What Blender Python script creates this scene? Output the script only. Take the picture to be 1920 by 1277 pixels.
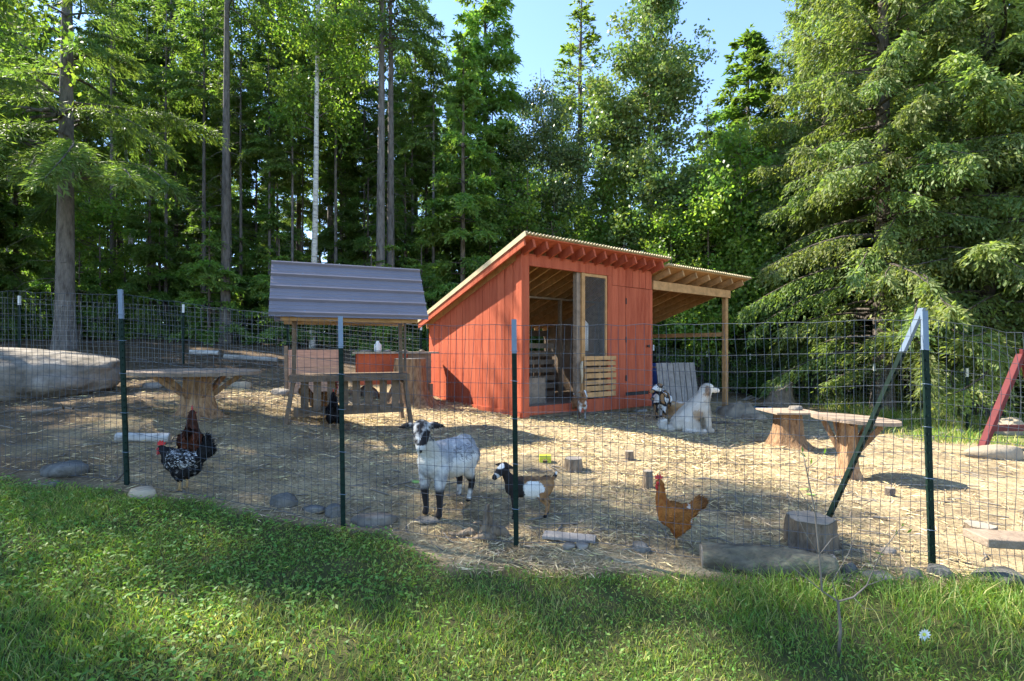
import bpy, bmesh, math, random
import numpy as np
from mathutils import Vector, Matrix, Euler, noise

for o in list(bpy.data.objects): bpy.data.objects.remove(o)
SC = bpy.context.scene
COL = SC.collection
R = math.radians

# ------------------------------------------------------------------ camera
F, CX, HY, EYE = 940.0, 960.0, 655.0, 1.5        # focal length / centre / horizon row in photo pixels, eye height
cam = bpy.data.cameras.new('camera'); camo = bpy.data.objects.new('camera', cam); COL.objects.link(camo)
camo.location = (0, 0, EYE); camo.rotation_euler = (R(90), 0, 0)
cam.sensor_width = 36; cam.lens = 36 * F / 1920
cam.shift_y = (HY - 638.5) / 1920
cam.clip_start = .05; cam.clip_end = 1000
SC.camera = camo

# ------------------------------------------------------------------ sky and sun
SUN_AZ, SUN_EL = -69.0, 48.0                       # clockwise from +Y, elevation
world = bpy.data.worlds.new('World'); SC.world = world; world.use_nodes = True
wn = world.node_tree.nodes; wl = world.node_tree.links
sky = wn.new('ShaderNodeTexSky'); sky.sky_type = 'NISHITA'; sky.sun_disc = False
sky.sun_elevation = R(SUN_EL); sky.sun_rotation = R(SUN_AZ % 360); sky.altitude = 1800
sky.air_density = 1.0; sky.dust_density = .1; sky.ozone_density = 2.0
wl.new(sky.outputs[0], wn['Background'].inputs[0]); wn['Background'].inputs[1].default_value = .15
sd = Vector((-math.sin(R(SUN_AZ)) * math.cos(R(SUN_EL)), -math.cos(R(SUN_AZ)) * math.cos(R(SUN_EL)), -math.sin(R(SUN_EL))))
sun = bpy.data.lights.new('sun', 'SUN'); sun.energy = 5.0; sun.angle = R(.6); sun.color = (1, .93, .80)
suno = bpy.data.objects.new('sun', sun); COL.objects.link(suno); suno.location = (-20, 12, 30)
suno.rotation_euler = sd.to_track_quat('-Z', 'Y').to_euler()
SC.view_settings.view_transform = 'Standard'; SC.view_settings.look = 'None'
SC.view_settings.gamma = 1; SC.view_settings.exposure = 1.8
SC.render.engine = 'CYCLES'
SC.cycles.max_bounces = 6; SC.cycles.diffuse_bounces = 3; SC.cycles.transmission_bounces = 4; SC.cycles.transparent_max_bounces = 4
SC.cycles.caustics_reflective = False; SC.cycles.caustics_refractive = False

# ------------------------------------------------------------------ helpers
def P(px, py, d): return Vector(((px - CX) / F * d, d, EYE - (py - HY) / F * d))

def wmat(o):
    m = o.matrix_basis.copy()
    while o.parent:
        o = o.parent; m = o.matrix_basis @ m
    return m

def thing(name, label, cat, loc=(0, 0, 0), rotz=0, group=None):
    o = bpy.data.objects.new(name, None); COL.objects.link(o); o.empty_display_size = .1
    o.location = loc; o.rotation_euler = (0, 0, rotz); o['label'] = label; o['category'] = cat
    if group: o['group'] = group
    return o

def tag(o, label, cat, group=None):
    o['label'] = label; o['category'] = cat
    if group: o['group'] = group
    return o

def link(name, me, mat, parent=None, kind=None):
    o = bpy.data.objects.new(name, me); COL.objects.link(o)
    if mat is not None and not me.materials: me.materials.append(mat)
    if parent: o.parent = parent
    if kind: o['kind'] = kind
    return o

class MB:
    def __init__(s): s.v = []; s.f = []
    def add(s, vs, fs):
        k = len(s.v); s.v += [Vector(p) for p in vs]; s.f += [tuple(i + k for i in f) for f in fs]; return s
    def hexa(s, p):      # 8 points: bottom ring 0-3, top ring 4-7 (counter-clockwise)
        return s.add(p, [(3, 2, 1, 0), (4, 5, 6, 7), (0, 1, 5, 4), (1, 2, 6, 5), (2, 3, 7, 6), (3, 0, 4, 7)])
    def box(s, x0, x1, y0, y1, z0, z1):
        return s.hexa([(x0, y0, z0), (x1, y0, z0), (x1, y1, z0), (x0, y1, z0), (x0, y0, z1), (x1, y0, z1), (x1, y1, z1), (x0, y1, z1)])
    def bar(s, a, b, w, h, up=(0, 0, 1)):   # w sideways, h along up
        a, b = Vector(a), Vector(b); t = (b - a).normalized(); up = Vector(up)
        sd_ = t.cross(up)
        if sd_.length < 1e-4: sd_ = t.cross(Vector((1, 0, 0)))
        sd_.normalize(); u = sd_.cross(t)
        q = [-sd_ * w / 2 - u * h / 2, sd_ * w / 2 - u * h / 2, sd_ * w / 2 + u * h / 2, -sd_ * w / 2 + u * h / 2]
        return s.hexa([a + c for c in q] + [b + c for c in q])
    def tube(s, pts, rad, n=8, cap=True, jit=0, rng=None):
        pts = [Vector(p) for p in pts]; k = len(s.v)
        if not hasattr(rad, '__len__'): rad = [rad] * len(pts)
        ref = Vector((0, 0, 1)) if abs((pts[-1] - pts[0]).normalized().z) < .8 else Vector((1, 0, 0))
        for i, p in enumerate(pts):
            t = (pts[min(i + 1, len(pts) - 1)] - pts[max(i - 1, 0)]).normalized()
            a = t.cross(ref).normalized(); b = a.cross(t)
            for j in range(n):
                an = 2 * math.pi * j / n; r = rad[i] * (1 + (rng.uniform(-jit, jit) if jit else 0))
                s.v.append(p + a * math.cos(an) * r + b * math.sin(an) * r)
        for i in range(len(pts) - 1):
            for j in range(n):
                s.f.append((k + i * n + j, k + i * n + (j + 1) % n, k + (i + 1) * n + (j + 1) % n, k + (i + 1) * n + j))
        if cap:
            s.f.append(tuple(k + j for j in range(n))[::-1]); s.f.append(tuple(k + (len(pts) - 1) * n + j for j in range(n)))
        return s
    def mesh(s, name, M=None, smooth=False):
        me = bpy.data.meshes.new(name)
        me.from_pydata([(M @ p if M else p) for p in s.v], [], s.f)
        bm = bmesh.new(); bm.from_mesh(me); bmesh.ops.recalc_face_normals(bm, faces=bm.faces); bm.to_mesh(me); bm.free()
        if smooth: me.polygons.foreach_set('use_smooth', [True] * len(me.polygons))
        return me
    def build(s, name, mat, parent=None, smooth=False, local=False, bevel=0, kind=None):
        M = None
        if parent and not local: M = wmat(parent).inverted()
        o = link(name, s.mesh(name, M, smooth), mat, parent, kind)
        if bevel:
            b = o.modifiers.new('bevel', 'BEVEL'); b.width = bevel; b.segments = 1; b.limit_method = 'ANGLE'
        return o

def np_mesh(name, V, Fc, col=None, smooth=False):
    me = bpy.data.meshes.new(name); V = np.asarray(V, np.float32); Fc = np.asarray(Fc, np.int32); n = Fc.shape[1]
    me.vertices.add(len(V)); me.vertices.foreach_set('co', V.ravel())
    me.loops.add(Fc.size); me.loops.foreach_set('vertex_index', Fc.ravel())
    me.polygons.add(len(Fc)); me.polygons.foreach_set('loop_start', np.arange(0, Fc.size, n, dtype=np.int32))
    me.update(calc_edges=True)
    if smooth: me.polygons.foreach_set('use_smooth', np.ones(len(Fc), bool))
    if col is not None:
        a = me.color_attributes.new('Col', 'FLOAT_COLOR', 'POINT')
        c = np.ones((len(V), 4), np.float32); c[:, :3] = col; a.data.foreach_set('color', c.ravel())
    me.validate()
    return me

def unit(a): return a / np.maximum(np.linalg.norm(a, axis=-1, keepdims=True), 1e-9)

def leaf_quads(C, D, N, Ln, W, bend=.12):
    """rhombus leaves: base, side, tip, side"""
    D = unit(D); S = unit(np.cross(D, N)); U = np.cross(S, D)
    Ln = np.reshape(Ln, (-1, 1)); W = np.reshape(W, (-1, 1))
    V = np.stack([C, C + D * Ln * .45 + S * W * .5 + U * W * bend, C + D * Ln, C + D * Ln * .45 - S * W * .5 + U * W * bend], 1)
    n = len(C); return V.reshape(-1, 3), np.arange(4 * n).reshape(n, 4)

# ------------------------------------------------------------------ materials
def mat(name, base, rough=.8, var=.25, scale=6.0, bump=0.0, bscale=60.0, stretch=(1, 1, 1), dark=None, spec=.25, attr=False, metal=0.0, hi=None):
    m = bpy.data.materials.new(name); m.use_nodes = True; nt = m.node_tree; nd = nt.nodes; lk = nt.links
    b = nd['Principled BSDF']; b.inputs['Roughness'].default_value = rough; b.inputs['Specular IOR Level'].default_value = spec
    b.inputs['Metallic'].default_value = metal
    tc = nd.new('ShaderNodeTexCoord'); mp = nd.new('ShaderNodeMapping'); mp.inputs['Scale'].default_value = stretch
    lk.new(tc.outputs['Object'], mp.inputs[0])
    n1 = nd.new('ShaderNodeTexNoise'); n1.inputs['Scale'].default_value = scale; n1.inputs['Detail'].default_value = 6; n1.inputs['Roughness'].default_value = .65
    lk.new(mp.outputs[0], n1.inputs['Vector'])
    oi = nd.new('ShaderNodeObjectInfo')
    rp = nd.new('ShaderNodeValToRGB'); lk.new(n1.outputs[0], rp.inputs[0])
    d = dark if dark else tuple(c * (1 - var) for c in base); h = hi if hi else tuple(min(1, c * (1 + var)) for c in base)
    e = rp.color_ramp.elements; e[0].position = .3; e[0].color = (*d, 1); e[1].position = .72; e[1].color = (*h, 1)
    k = rp.color_ramp.elements.new(.5); k.color = (*base, 1)
    hs = nd.new('ShaderNodeHueSaturation'); lk.new(rp.outputs[0], hs.inputs['Color'])
    mr = nd.new('ShaderNodeMapRange'); mr.inputs['To Min'].default_value = 1 - var * .5; mr.inputs['To Max'].default_value = 1 + var * .5
    lk.new(oi.outputs['Random'], mr.inputs['Value']); lk.new(mr.outputs[0], hs.inputs['Value'])
    out = hs.outputs[0]
    if attr:
        a = nd.new('ShaderNodeVertexColor'); a.layer_name = 'Col'
        mx = nd.new('ShaderNodeMix'); mx.data_type = 'RGBA'; mx.blend_type = 'MULTIPLY'; mx.inputs[0].default_value = 1
        lk.new(out, mx.inputs[6]); lk.new(a.outputs[0], mx.inputs[7]); out = mx.outputs[2]
    lk.new(out, b.inputs['Base Color'])
    if bump:
        n2 = nd.new('ShaderNodeTexNoise'); n2.inputs['Scale'].default_value = bscale; n2.inputs['Detail'].default_value = 5
        lk.new(mp.outputs[0], n2.inputs['Vector'])
        bp = nd.new('ShaderNodeBump'); bp.inputs['Strength'].default_value = min(1, bump); bp.inputs['Distance'].default_value = .02
        lk.new(n2.outputs[0], bp.inputs['Height']); lk.new(bp.outputs[0], b.inputs['Normal'])
    return m

def leafmat(name, base, trans=.45, rough=.55):
    m = bpy.data.materials.new(name); m.use_nodes = True; nt = m.node_tree; nd = nt.nodes; lk = nt.links
    nd.remove(nd['Principled BSDF']); out = nd['Material Output']
    a = nd.new('ShaderNodeVertexColor'); a.layer_name = 'Col'
    oi = nd.new('ShaderNodeObjectInfo'); hs = nd.new('ShaderNodeHueSaturation'); hs.inputs['Color'].default_value = (*base, 1)
    mr = nd.new('ShaderNodeMapRange'); mr.inputs['To Min'].default_value = .78; mr.inputs['To Max'].default_value = 1.25
    lk.new(oi.outputs['Random'], mr.inputs['Value']); lk.new(mr.outputs[0], hs.inputs['Value'])
    mx = nd.new('ShaderNodeMix'); mx.data_type = 'RGBA'; mx.blend_type = 'MULTIPLY'; mx.inputs[0].default_value = 1
    lk.new(hs.outputs[0], mx.inputs[6]); lk.new(a.outputs[0], mx.inputs[7]); c = mx.outputs[2]
    df = nd.new('ShaderNodeBsdfPrincipled'); df.inputs['Roughness'].default_value = rough; df.inputs['Specular IOR Level'].default_value = .35
    tr = nd.new('ShaderNodeBsdfTranslucent'); lk.new(c, df.inputs['Base Color'])
    g = nd.new('ShaderNodeMix'); g.data_type = 'RGBA'; g.blend_type = 'MULTIPLY'; g.inputs[0].default_value = 1; g.inputs[7].default_value = (1.35, 1.45, .55, 1)
    lk.new(c, g.inputs[6]); lk.new(g.outputs[2], tr.inputs['Color'])
    ms = nd.new('ShaderNodeMixShader'); ms.inputs[0].default_value = trans
    lk.new(df.outputs[0], ms.inputs[1]); lk.new(tr.outputs[0], ms.inputs[2]); lk.new(ms.outputs[0], out.inputs[0])
    return m

M = {}
M['red'] = mat('red_paint', (.42, .096, .046), .85, .14, 2.6, .5, 30, (5, 5, .5), dark=(.31, .055, .024), hi=(.50, .125, .06), spec=.2)
M['redlight'] = mat('red_orange_paint', (.52, .115, .05), .8, .2, 3, .2, 40, spec=.15)
M['wood'] = mat('fresh_lumber', (.42, .235, .10), .8, .3, 9, .25, 50, (1, 1, 1))
M['woodold'] = mat('grey_lumber', (.24, .18, .13), .9, .35, 9, .4, 50)
M['woodgrey'] = mat('weathered_board', (.25, .23, .21), .92, .3, 8, .5, 50)
M['ply'] = mat('plywood_sheathing', (.44, .22, .085), .85, .3, 5, .15, 40)
M['cedar'] = mat('peeled_cedar', (.29, .17, .09), .88, .45, 6, 1, 26, (4, 4, .7), dark=(.10, .055, .03), hi=(.42, .29, .17))
M['bark'] = mat('rough_bark', (.115, .095, .08), .95, .5, 7, 1, 22, (2.5, 2.5, .7), dark=(.045, .036, .03))
M['barkg'] = mat('grey_fir_bark', (.15, .135, .125), .95, .45, 6, 1, 20, (2.5, 2.5, .6), dark=(.06, .052, .047))
M['barkw'] = mat('white_birch_bark', (.52, .50, .46), .85, .3, 5, .3, 30, (1, 1, 4), dark=(.12, .11, .10), hi=(.62, .6, .56))
M['barkc'] = mat('grey_cottonwood_bark', (.36, .345, .31), .9, .35, 5, .5, 30, (1, 1, 3), dark=(.12, .11, .1))
M['twig'] = mat('twig', (.12, .095, .075), .9, .4, 20)
M['twigpale'] = mat('dry_twig', (.19, .165, .135), .9, .3, 20)
M['rock'] = mat('grey_rock', (.20, .175, .145), .95, .35, 3.5, 1, 14, dark=(.085, .075, .06), hi=(.33, .30, .26), spec=.1)
M['slate'] = mat('blue_grey_stone', (.14, .135, .125), .95, .3, 6, 1, 30, dark=(.06, .055, .045), hi=(.24, .225, .20), spec=.1)
M['tanrock'] = mat('tan_rock', (.33, .27, .19), .9, .3, 4, .5, 25)
M['conc'] = mat('concrete', (.33, .31, .29), .95, .2, 8, .3, 60)
M['steelroof'] = mat('brown_roof_metal', (.165, .15, .172), .42, .08, 3, .03, 40, spec=.5)
M['tinroof'] = mat('tan_roof_metal', (.52, .42, .25), .5, .15, 5, 0, spec=.4)
M['wire'] = mat('galvanised_wire', (.075, .085, .10), .75, .2, 30, spec=.15, metal=0)
M['wirefar'] = mat('galvanised_wire_pale', (.32, .33, .32), .75, .2, 30, spec=.15, metal=0)
M['tgreen'] = mat('green_post_paint', (.004, .016, .011), .7, .3, 20, spec=.2)
M['ttop'] = mat('grey_post_top', (.15, .20, .27), .6, .15, 20, spec=.5)
M['ttopw'] = mat('white_post_top', (.6, .62, .6), .6, .15, 20, spec=.4)
M['stumpbark'] = mat('brown_stump_bark', (.19, .145, .10), .95, .5, 7, 1, 20, (3, 3, .7), dark=(.07, .05, .035))
M['feedwood'] = mat('dark_weathered_wood', (.14, .098, .065), .92, .4, 8, .5, 50)
M['bgreen'] = mat('pale_green_post', (.25, .32, .16), .6, .15, 20, spec=.4)
M['dark'] = mat('dark_metal', (.03, .03, .03), .6, .3, 20)
M['black'] = mat('rubber_black', (.012, .012, .012), .6, .3, 20)
M['yellow'] = mat('yellow_plastic', (.62, .62, .05), .45, .1, 10, spec=.5)
M['blue'] = mat('blue_plastic', (.03, .12, .42), .45, .15, 10, spec=.5)
M['lblue'] = mat('light_blue_plastic', (.08, .40, .62), .4, .1, 10, spec=.5)
M['white'] = mat('white_plastic', (.72, .70, .66), .5, .08, 10, spec=.4)
M['tarp'] = mat('grey_tarp', (.25, .205, .145), .75, .25, 6, .4, 30)
M['moss'] = mat('mossy_bark', (.17, .145, .10), .95, .4, 5, 1, 18, (1, 2, 2), dark=(.10, .085, .06), hi=(.33, .30, .18))
M['cut'] = mat('cut_wood_end', (.30, .255, .20), .9, .3, 8, .3, 60)
M['swing'] = mat('dark_red_paint', (.10, .016, .018), .75, .2, 6, .15, 40)
M['rope'] = mat('rope', (.45, .38, .27), .95, .2, 40)
M['coat'] = mat('animal_coat', (1, 1, 1), .9, .10, 60, .3, 120, attr=True, spec=.1)
M['horn'] = mat('yellow_leg_skin', (.45, .30, .14), .7, .2, 60)
M['comb'] = mat('red_comb_skin', (.55, .035, .035), .6, .2, 60)
M['straw'] = mat('straw', (1, 1, 1), .75, .2, 30, attr=True, spec=.25)
M['fircol'] = leafmat('fir_needles', (.12, .195, .06), .5)
M['hemcol'] = leafmat('hemlock_needles', (.14, .24, .065), .54)
M['cedcol'] = leafmat('cedar_sprays', (.18, .25, .09), .52)
M['larchcol'] = leafmat('larch_needles', (.155, .23, .06), .5)
M['leafcol'] = leafmat('broad_leaves', (.15, .25, .055), .58, .4)
M['cottoncol'] = leafmat('cottonwood_leaves', (.135, .205, .075), .35, .35)
M['grasscol'] = leafmat('grass_blades', (.15, .24, .05), .45, .5)
M['flower'] = mat('white_petals', (.8, .8, .78), .7, .05, 10)
M['cabbage'] = mat('cabbage_leaf', (.28, .45, .12), .6)
# ------------------------------------------------------------------ terrain
FB = [(-5.6, 4.25, .60), (-2.94, 3.84, .458), (-1.196, 3.57, .247), (.028, 3.35, .206), (2.455, 2.94, .177), (5.2, 2.95, .15)]   # fence line x, y, ground z
CP = FB + [(0, 0, .10), (-2, 1.8, .20), (0, 2, .13), (2.5, 1.8, .10), (-5, 2, .35), (5, 1, .08), (.16, 7.4, .45), (2.6, 9.2, .34), (-1.7, 9.9, .62), (.7, 6.0, .40),
      (4.8, 10.9, .08), (-3.6, 5.76, .76), (-10.4, 11.75, 1.5), (-5.5, 6.2, .86), (-2, 6.27, .52), (2.6, 7.25, .30), (3.3, 5.0, .20),
      (9.6, 10.6, -.2), (8.75, 14.7, -.11), (7.6, 16, .05), (-9.1, 16, 1.72), (-4.3, 17, 1.5), (13, 13, -.1), (0, 25, 1.5), (15, 25, .8), (-20, 25, 2.3),
      (6.2, 6.2, .08), (7.2, 4, .05), (1.3, 4.5, .27), (-60, 60, 3), (60, 60, 2), (0, 90, 3), (-60, 0, 1.5), (60, 0, -.5), (0, -40, 0), (-40, -40, .3), (40, -40, -.2),
      (-220, 220, 5), (220, 220, 5), (-220, -220, 0), (220, -220, 0), (0, 220, 5)]
CP = np.array(CP, float)
_n = len(CP); _K = np.linalg.norm(CP[:, None, :2] - CP[None, :, :2], axis=2); _A = np.zeros((_n + 3, _n + 3))
_soft = np.sqrt(_K ** 2 + .6 ** 2); _A[:_n, :_n] = _soft; _A[:_n, _n] = 1; _A[:_n, _n + 1:_n + 3] = CP[:, :2]; _A[_n:, :_n] = _A[:_n, _n:].T
_W = np.linalg.solve(_A, np.concatenate([CP[:, 2], np.zeros(3)]))
def vnoise(x, y, seed=0):      # cheap smooth value noise, about -1..1
    rs = np.random.RandomState(seed); T = rs.uniform(-1, 1, (64, 64))
    xi = np.floor(x).astype(int); yi = np.floor(y).astype(int); fx = x - xi; fy = y - yi
    fx = fx * fx * (3 - 2 * fx); fy = fy * fy * (3 - 2 * fy)
    g = lambda i, j: T[i % 64, j % 64]
    return (g(xi, yi) * (1 - fx) + g(xi + 1, yi) * fx) * (1 - fy) + (g(xi, yi + 1) * (1 - fx) + g(xi + 1, yi + 1) * fx) * fy
def gz(x, y):
    x = np.atleast_1d(np.asarray(x, float)); y = np.atleast_1d(np.asarray(y, float))
    r = np.sqrt((x[:, None] - CP[None, :, 0]) ** 2 + (y[:, None] - CP[None, :, 1]) ** 2 + .36)
    z = r @ _W[:_n] + _W[_n] + x * _W[_n + 1] + y * _W[_n + 2]
    return z + .022 * vnoise(x * 1.7, y * 1.7, 1) + .010 * vnoise(x * 4.3, y * 4.3, 2)
def ground(x, y): return float(gz(x, y)[0])
def G(px, py):                 # where the ray through a photo pixel meets the ground
    d = np.linspace(1.4, 40, 4000); x = (px - CX) / F * d; z = EYE - (py - HY) / F * d
    hit = np.nonzero(z <= gz(x, d))[0]
    k = hit[0] if len(hit) else len(d) - 1
    return Vector((x[k], d[k], ground(x[k], d[k])))
def at(px, d):                 # on the ground, straight ahead at depth d
    x = (px - CX) / F * d; return Vector((x, d, ground(x, d)))
def fence_y(x): return np.interp(x, [p[0] for p in FB], [p[1] for p in FB])
def lawn_mask(x, y):           # 1 on the lawn
    e = fence_y(x) - .16 + .10 * vnoise(x * 2.3, y * 0 + 3, 5) + .05 * vnoise(x * 7, y * 7, 6)
    e = e - .30 * np.exp(-((x + .15) / .5) ** 2) + .12 * np.exp(-((x + 2.2) / 1.2) ** 2) - .12 * np.exp(-((x - 1.1) / .6) ** 2)
    return np.clip((e - y) / .12 + .5, 0, 1)

n = 340; u = np.linspace(-1, 1, n); gx = 230 * np.sinh(5.2 * u) / math.sinh(5.2)
X, Y = np.meshgrid(gx, gx + 5.0, indexing='ij'); xs, ys = X.ravel(), Y.ravel()
zs = np.concatenate([gz(xs[i:i + 20000], ys[i:i + 20000]) for i in range(0, len(xs), 20000)])
I = np.arange(n * n).reshape(n, n); Q = np.stack([I[:-1, :-1], I[1:, :-1], I[1:, 1:], I[:-1, 1:]], -1).reshape(-1, 4)
lm = lawn_mask(xs, ys)
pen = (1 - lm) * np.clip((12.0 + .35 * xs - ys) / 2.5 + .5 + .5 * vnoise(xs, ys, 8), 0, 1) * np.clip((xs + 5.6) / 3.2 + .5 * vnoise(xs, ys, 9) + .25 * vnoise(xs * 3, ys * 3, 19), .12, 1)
rg = np.clip((xs - 6.4 - .35 * np.maximum(0, ys - 9)) / .9 + .5 * vnoise(xs * 1.3, ys * 1.3, 10), 0, 1) * np.clip((ys - 8.2) / 1.2, 0, 1) * np.clip((19 - ys) / 3, 0, 1)
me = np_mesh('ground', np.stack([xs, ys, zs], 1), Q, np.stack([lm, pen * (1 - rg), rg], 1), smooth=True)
gm = bpy.data.materials.new('earth_straw_and_turf'); gm.use_nodes = True; nt = gm.node_tree; nd = nt.nodes; lk = nt.links
b = nd['Principled BSDF']; b.inputs['Roughness'].default_value = .95; b.inputs['Specular IOR Level'].default_value = .1
vc = nd.new('ShaderNodeVertexColor'); vc.layer_name = 'Col'; sp = nd.new('ShaderNodeSeparateColor'); lk.new(vc.outputs[0], sp.inputs[0])
tc = nd.new('ShaderNodeTexCoord')
def nramp(scale, stops, detail=8, rgh=.7):
    t = nd.new('ShaderNodeTexNoise'); t.inputs['Scale'].default_value = scale; t.inputs['Detail'].default_value = detail; t.inputs['Roughness'].default_value = rgh
    lk.new(tc.outputs['Object'], t.inputs['Vector']); r = nd.new('ShaderNodeValToRGB'); lk.new(t.outputs[0], r.inputs[0])
    while len(r.color_ramp.elements) < len(stops): r.color_ramp.elements.new(.5)
    for e, (p, c) in zip(r.color_ramp.elements, stops): e.position = p; e.color = (*c, 1)
    return r.outputs[0], t.outputs[0]
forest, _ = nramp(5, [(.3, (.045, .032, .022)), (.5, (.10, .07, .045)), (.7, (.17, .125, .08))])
turf, _ = nramp(4, [(.3, (.05, .06, .02)), (.5, (.075, .085, .03)), (.7, (.13, .105, .055))])
penA, _ = nramp(2.2, [(.34, (.20, .15, .095)), (.5, (.38, .295, .175)), (.66, (.52, .415, .245))])
penB, fine = nramp(38, [(.34, (.45, .42, .38)), (.55, (1, 1, 1)), (.7, (1.0, .97, .9))])
def mix(f, a, bb, bt='MIX'):
    m = nd.new('ShaderNodeMix'); m.data_type = 'RGBA'; m.blend_type = bt
    if isinstance(f, float): m.inputs[0].default_value = f
    else: lk.new(f, m.inputs[0])
    lk.new(a, m.inputs[6]); lk.new(bb, m.inputs[7]); return m.outputs[2]
rgrass, _ = nramp(6, [(.3, (.09, .11, .035)), (.5, (.17, .20, .065)), (.7, (.30, .27, .12))])
penC = mix(1.0, penA, penB, 'MULTIPLY')
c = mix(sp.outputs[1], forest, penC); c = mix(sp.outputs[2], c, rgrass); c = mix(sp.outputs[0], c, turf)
lk.new(c, b.inputs['Base Color'])
bp = nd.new('ShaderNodeBump'); bp.inputs['Strength'].default_value = .8; bp.inputs['Distance'].default_value = .03
lk.new(fine, bp.inputs['Height']); lk.new(bp.outputs[0], b.inputs['Normal'])
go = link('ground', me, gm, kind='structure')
# ------------------------------------------------------------------ red coop with lean-to (local: x along the front, y to the back)
rr = random.Random(5)
BZ = .52
coop = thing('chicken_coop', 'red wooden chicken coop with slanted corrugated roof and open lean-to on one side', 'coop', (.16, 7.5, BZ), math.atan2(.6, .8))
W_, D_, SL = 3.02, 2.96, .32
def rt(y): return 2.62 - SL * (y + .3)        # roof deck top, local z
def cbuild(mb, name, m, parent=coop, **k): return mb.build(name, M[m], parent, local=True, **k)
# side walls of grooved boards
def side_boards(x, mname, s):
    nb = 14; w = D_ / nb
    for i in range(nb):
        y0, y1 = i * w + .006, (i + 1) * w - .006; o = rr.uniform(0, .004)
        z0, z1 = .03, rt(y0) - .15; z2 = rt(y1) - .15
        xa, xb = (x - s * (.02 + o), x)
        xa, xb = min(xa, xb), max(xa, xb)
        mb = MB().hexa([(xa, y0, z0), (xb, y0, z0), (xb, y1, z0), (xa, y1, z0), (xa, y0, z1), (xb, y0, z1), (xb, y1, z2), (xa, y1, z2)])
        cbuild(mb, 'siding_board', mname)
    y0, y1 = 0.012, D_ - .012; a, b_ = sorted((x, x + s * .014))
    cbuild(MB().hexa([(a, y0, .03), (b_, y0, .03), (b_, y1, .03), (a, y1, .03), (a, y0, rt(y0) - .16), (b_, y0, rt(y0) - .16), (b_, y1, rt(y1) - .16), (a, y1, rt(y1) - .16)]), 'wall_backing', 'woodold')
side_boards(0, 'red', 1); side_boards(W_, 'red', -1)
cbuild(MB().bar((-.03, 0, -.02), (-.03, D_, -.02), .05, .12), 'skirt_board', 'red')
cbuild(MB().bar((W_ + .03, .03, -.02), (W_ + .03, D_, -.02), .05, .12), 'skirt_board', 'red')
# front: corner boards, header, threshold
TOPZ = 2.42
cbuild(MB().box(-.03, .10, -.035, .005, -.08, TOPZ + .05), 'corner_board', 'red', bevel=.004)
cbuild(MB().box(-.05, -.03, -.035, .10, .03, TOPZ - .02), 'corner_board', 'red')
cbuild(MB().box(.10, 1.93, -.032, .01, TOPZ - .18, TOPZ), 'header_board', 'red', bevel=.004)
cbuild(MB().box(.10, 1.18, -.03, .01, -.02, .115), 'threshold_board', 'red', bevel=.004)
cbuild(MB().box(1.181, W_ + .01, -.03, .01, -.06, .155), 'skirt_board', 'red', bevel=.004)
cbuild(MB().box(1.13, 1.29, .012, .10, .12, TOPZ - .02), 'door_post', 'woodold')
cbuild(MB().box(1.215, 1.29, -.022, .011, .16, TOPZ - .182), 'post_face', 'wood')
cbuild(MB().box(1.83, 1.93, -.03, .01, .157, TOPZ - .182), 'trim_board', 'red')
cbuild(MB().box(1.292, 1.828, -.01, .02, TOPZ - .23, TOPZ - .183), 'window_rail', 'wood')
cbuild(MB().box(1.79, 1.829, -.012, .02, .80, TOPZ - .231), 'window_rail', 'wood')
# slatted half panel below the window
zs_ = [.185, .29, .395, .50, .605, .71, .80]
for i, z in enumerate(zs_):
    cbuild(MB().box(1.24 + rr.uniform(-.01, .01), 2.0 + rr.uniform(-.015, .01), -.062, -.042, z, z + .075 + rr.uniform(-.008, .006)), 'slat', 'wood')
for x in (1.25, 1.60, 1.90): cbuild(MB().box(x, x + .045, -.041, -.0305, .17, .86), 'batten', 'woodold')
# panel with door
for i in range(6):
    x0 = 1.935 + i * (W_ - 1.935) / 6; cbuild(MB().box(x0 + .005, x0 + (W_ - 1.935) / 6 - .005, -.026, 0, 2.09, TOPZ), 'siding_board', 'red')
cbuild(MB().box(1.935, W_, -.0005, .012, .155, TOPZ), 'wall_backing', 'red')
for a, b_ in ((1.935, 2.11), (2.118, 2.29)): cbuild(MB().box(a, b_, -.022, -.001, .157, 2.083), 'siding_board', 'red')
cbuild(MB().box(2.945, W_ + .02, -.024, -.001, .157, 2.083), 'corner_board', 'red')
cbuild(MB().box(2.30, 2.94, -.008, -.001, .157, .215), 'door_sill', 'dark')
door = cbuild(MB().box(2.298, 2.938, -.028, -.0085, .222, 2.078), 'door', 'red', bevel=.003)
for x in (2.46, 2.62, 2.78): cbuild(MB().box(x, x + .005, -.0285, -.0281, .23, 2.07), 'groove', 'red', door)
for z in (.42, 1.1, 1.78):
    cbuild(MB().box(2.282, 2.312, -.034, -.0285, z, z + .10).tube([(2.296, -.036, z - .005), (2.296, -.036, z + .105)], .006, 6), 'hinge', 'dark', door)
kn = MB(); kn.tube([(2.88, -.028, 1.04), (2.88, -.055, 1.04), (2.88, -.075, 1.04), (2.88, -.08, 1.04)], [.012, .012, .03, .018], 10)
cbuild(kn, 'knob', 'dark', door, smooth=True)
# floor, back wall with open upper part, posts
cbuild(MB().box(.02, W_ - .02, .012, D_ - .02, .0, .07), 'floor', 'woodold')
nb = 16
for i in range(nb):
    x0 = .02 + i * (W_ - .04) / nb; cbuild(MB().box(x0, x0 + (W_ - .04) / nb - .012, D_ - .02, D_, .03, .95), 'back_board', 'woodold')
cbuild(MB().box(0, W_, D_ - .08, D_ - .021, rt(D_) - .30, rt(D_) - .17), 'back_plate', 'woodold')
for x in (.03, .75, 1.5, 2.25, 2.95): cbuild(MB().box(x - .02, x + .02, D_ - .09, D_ - .0215, .07, rt(D_) - .301), 'stud', 'woodold')
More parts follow.
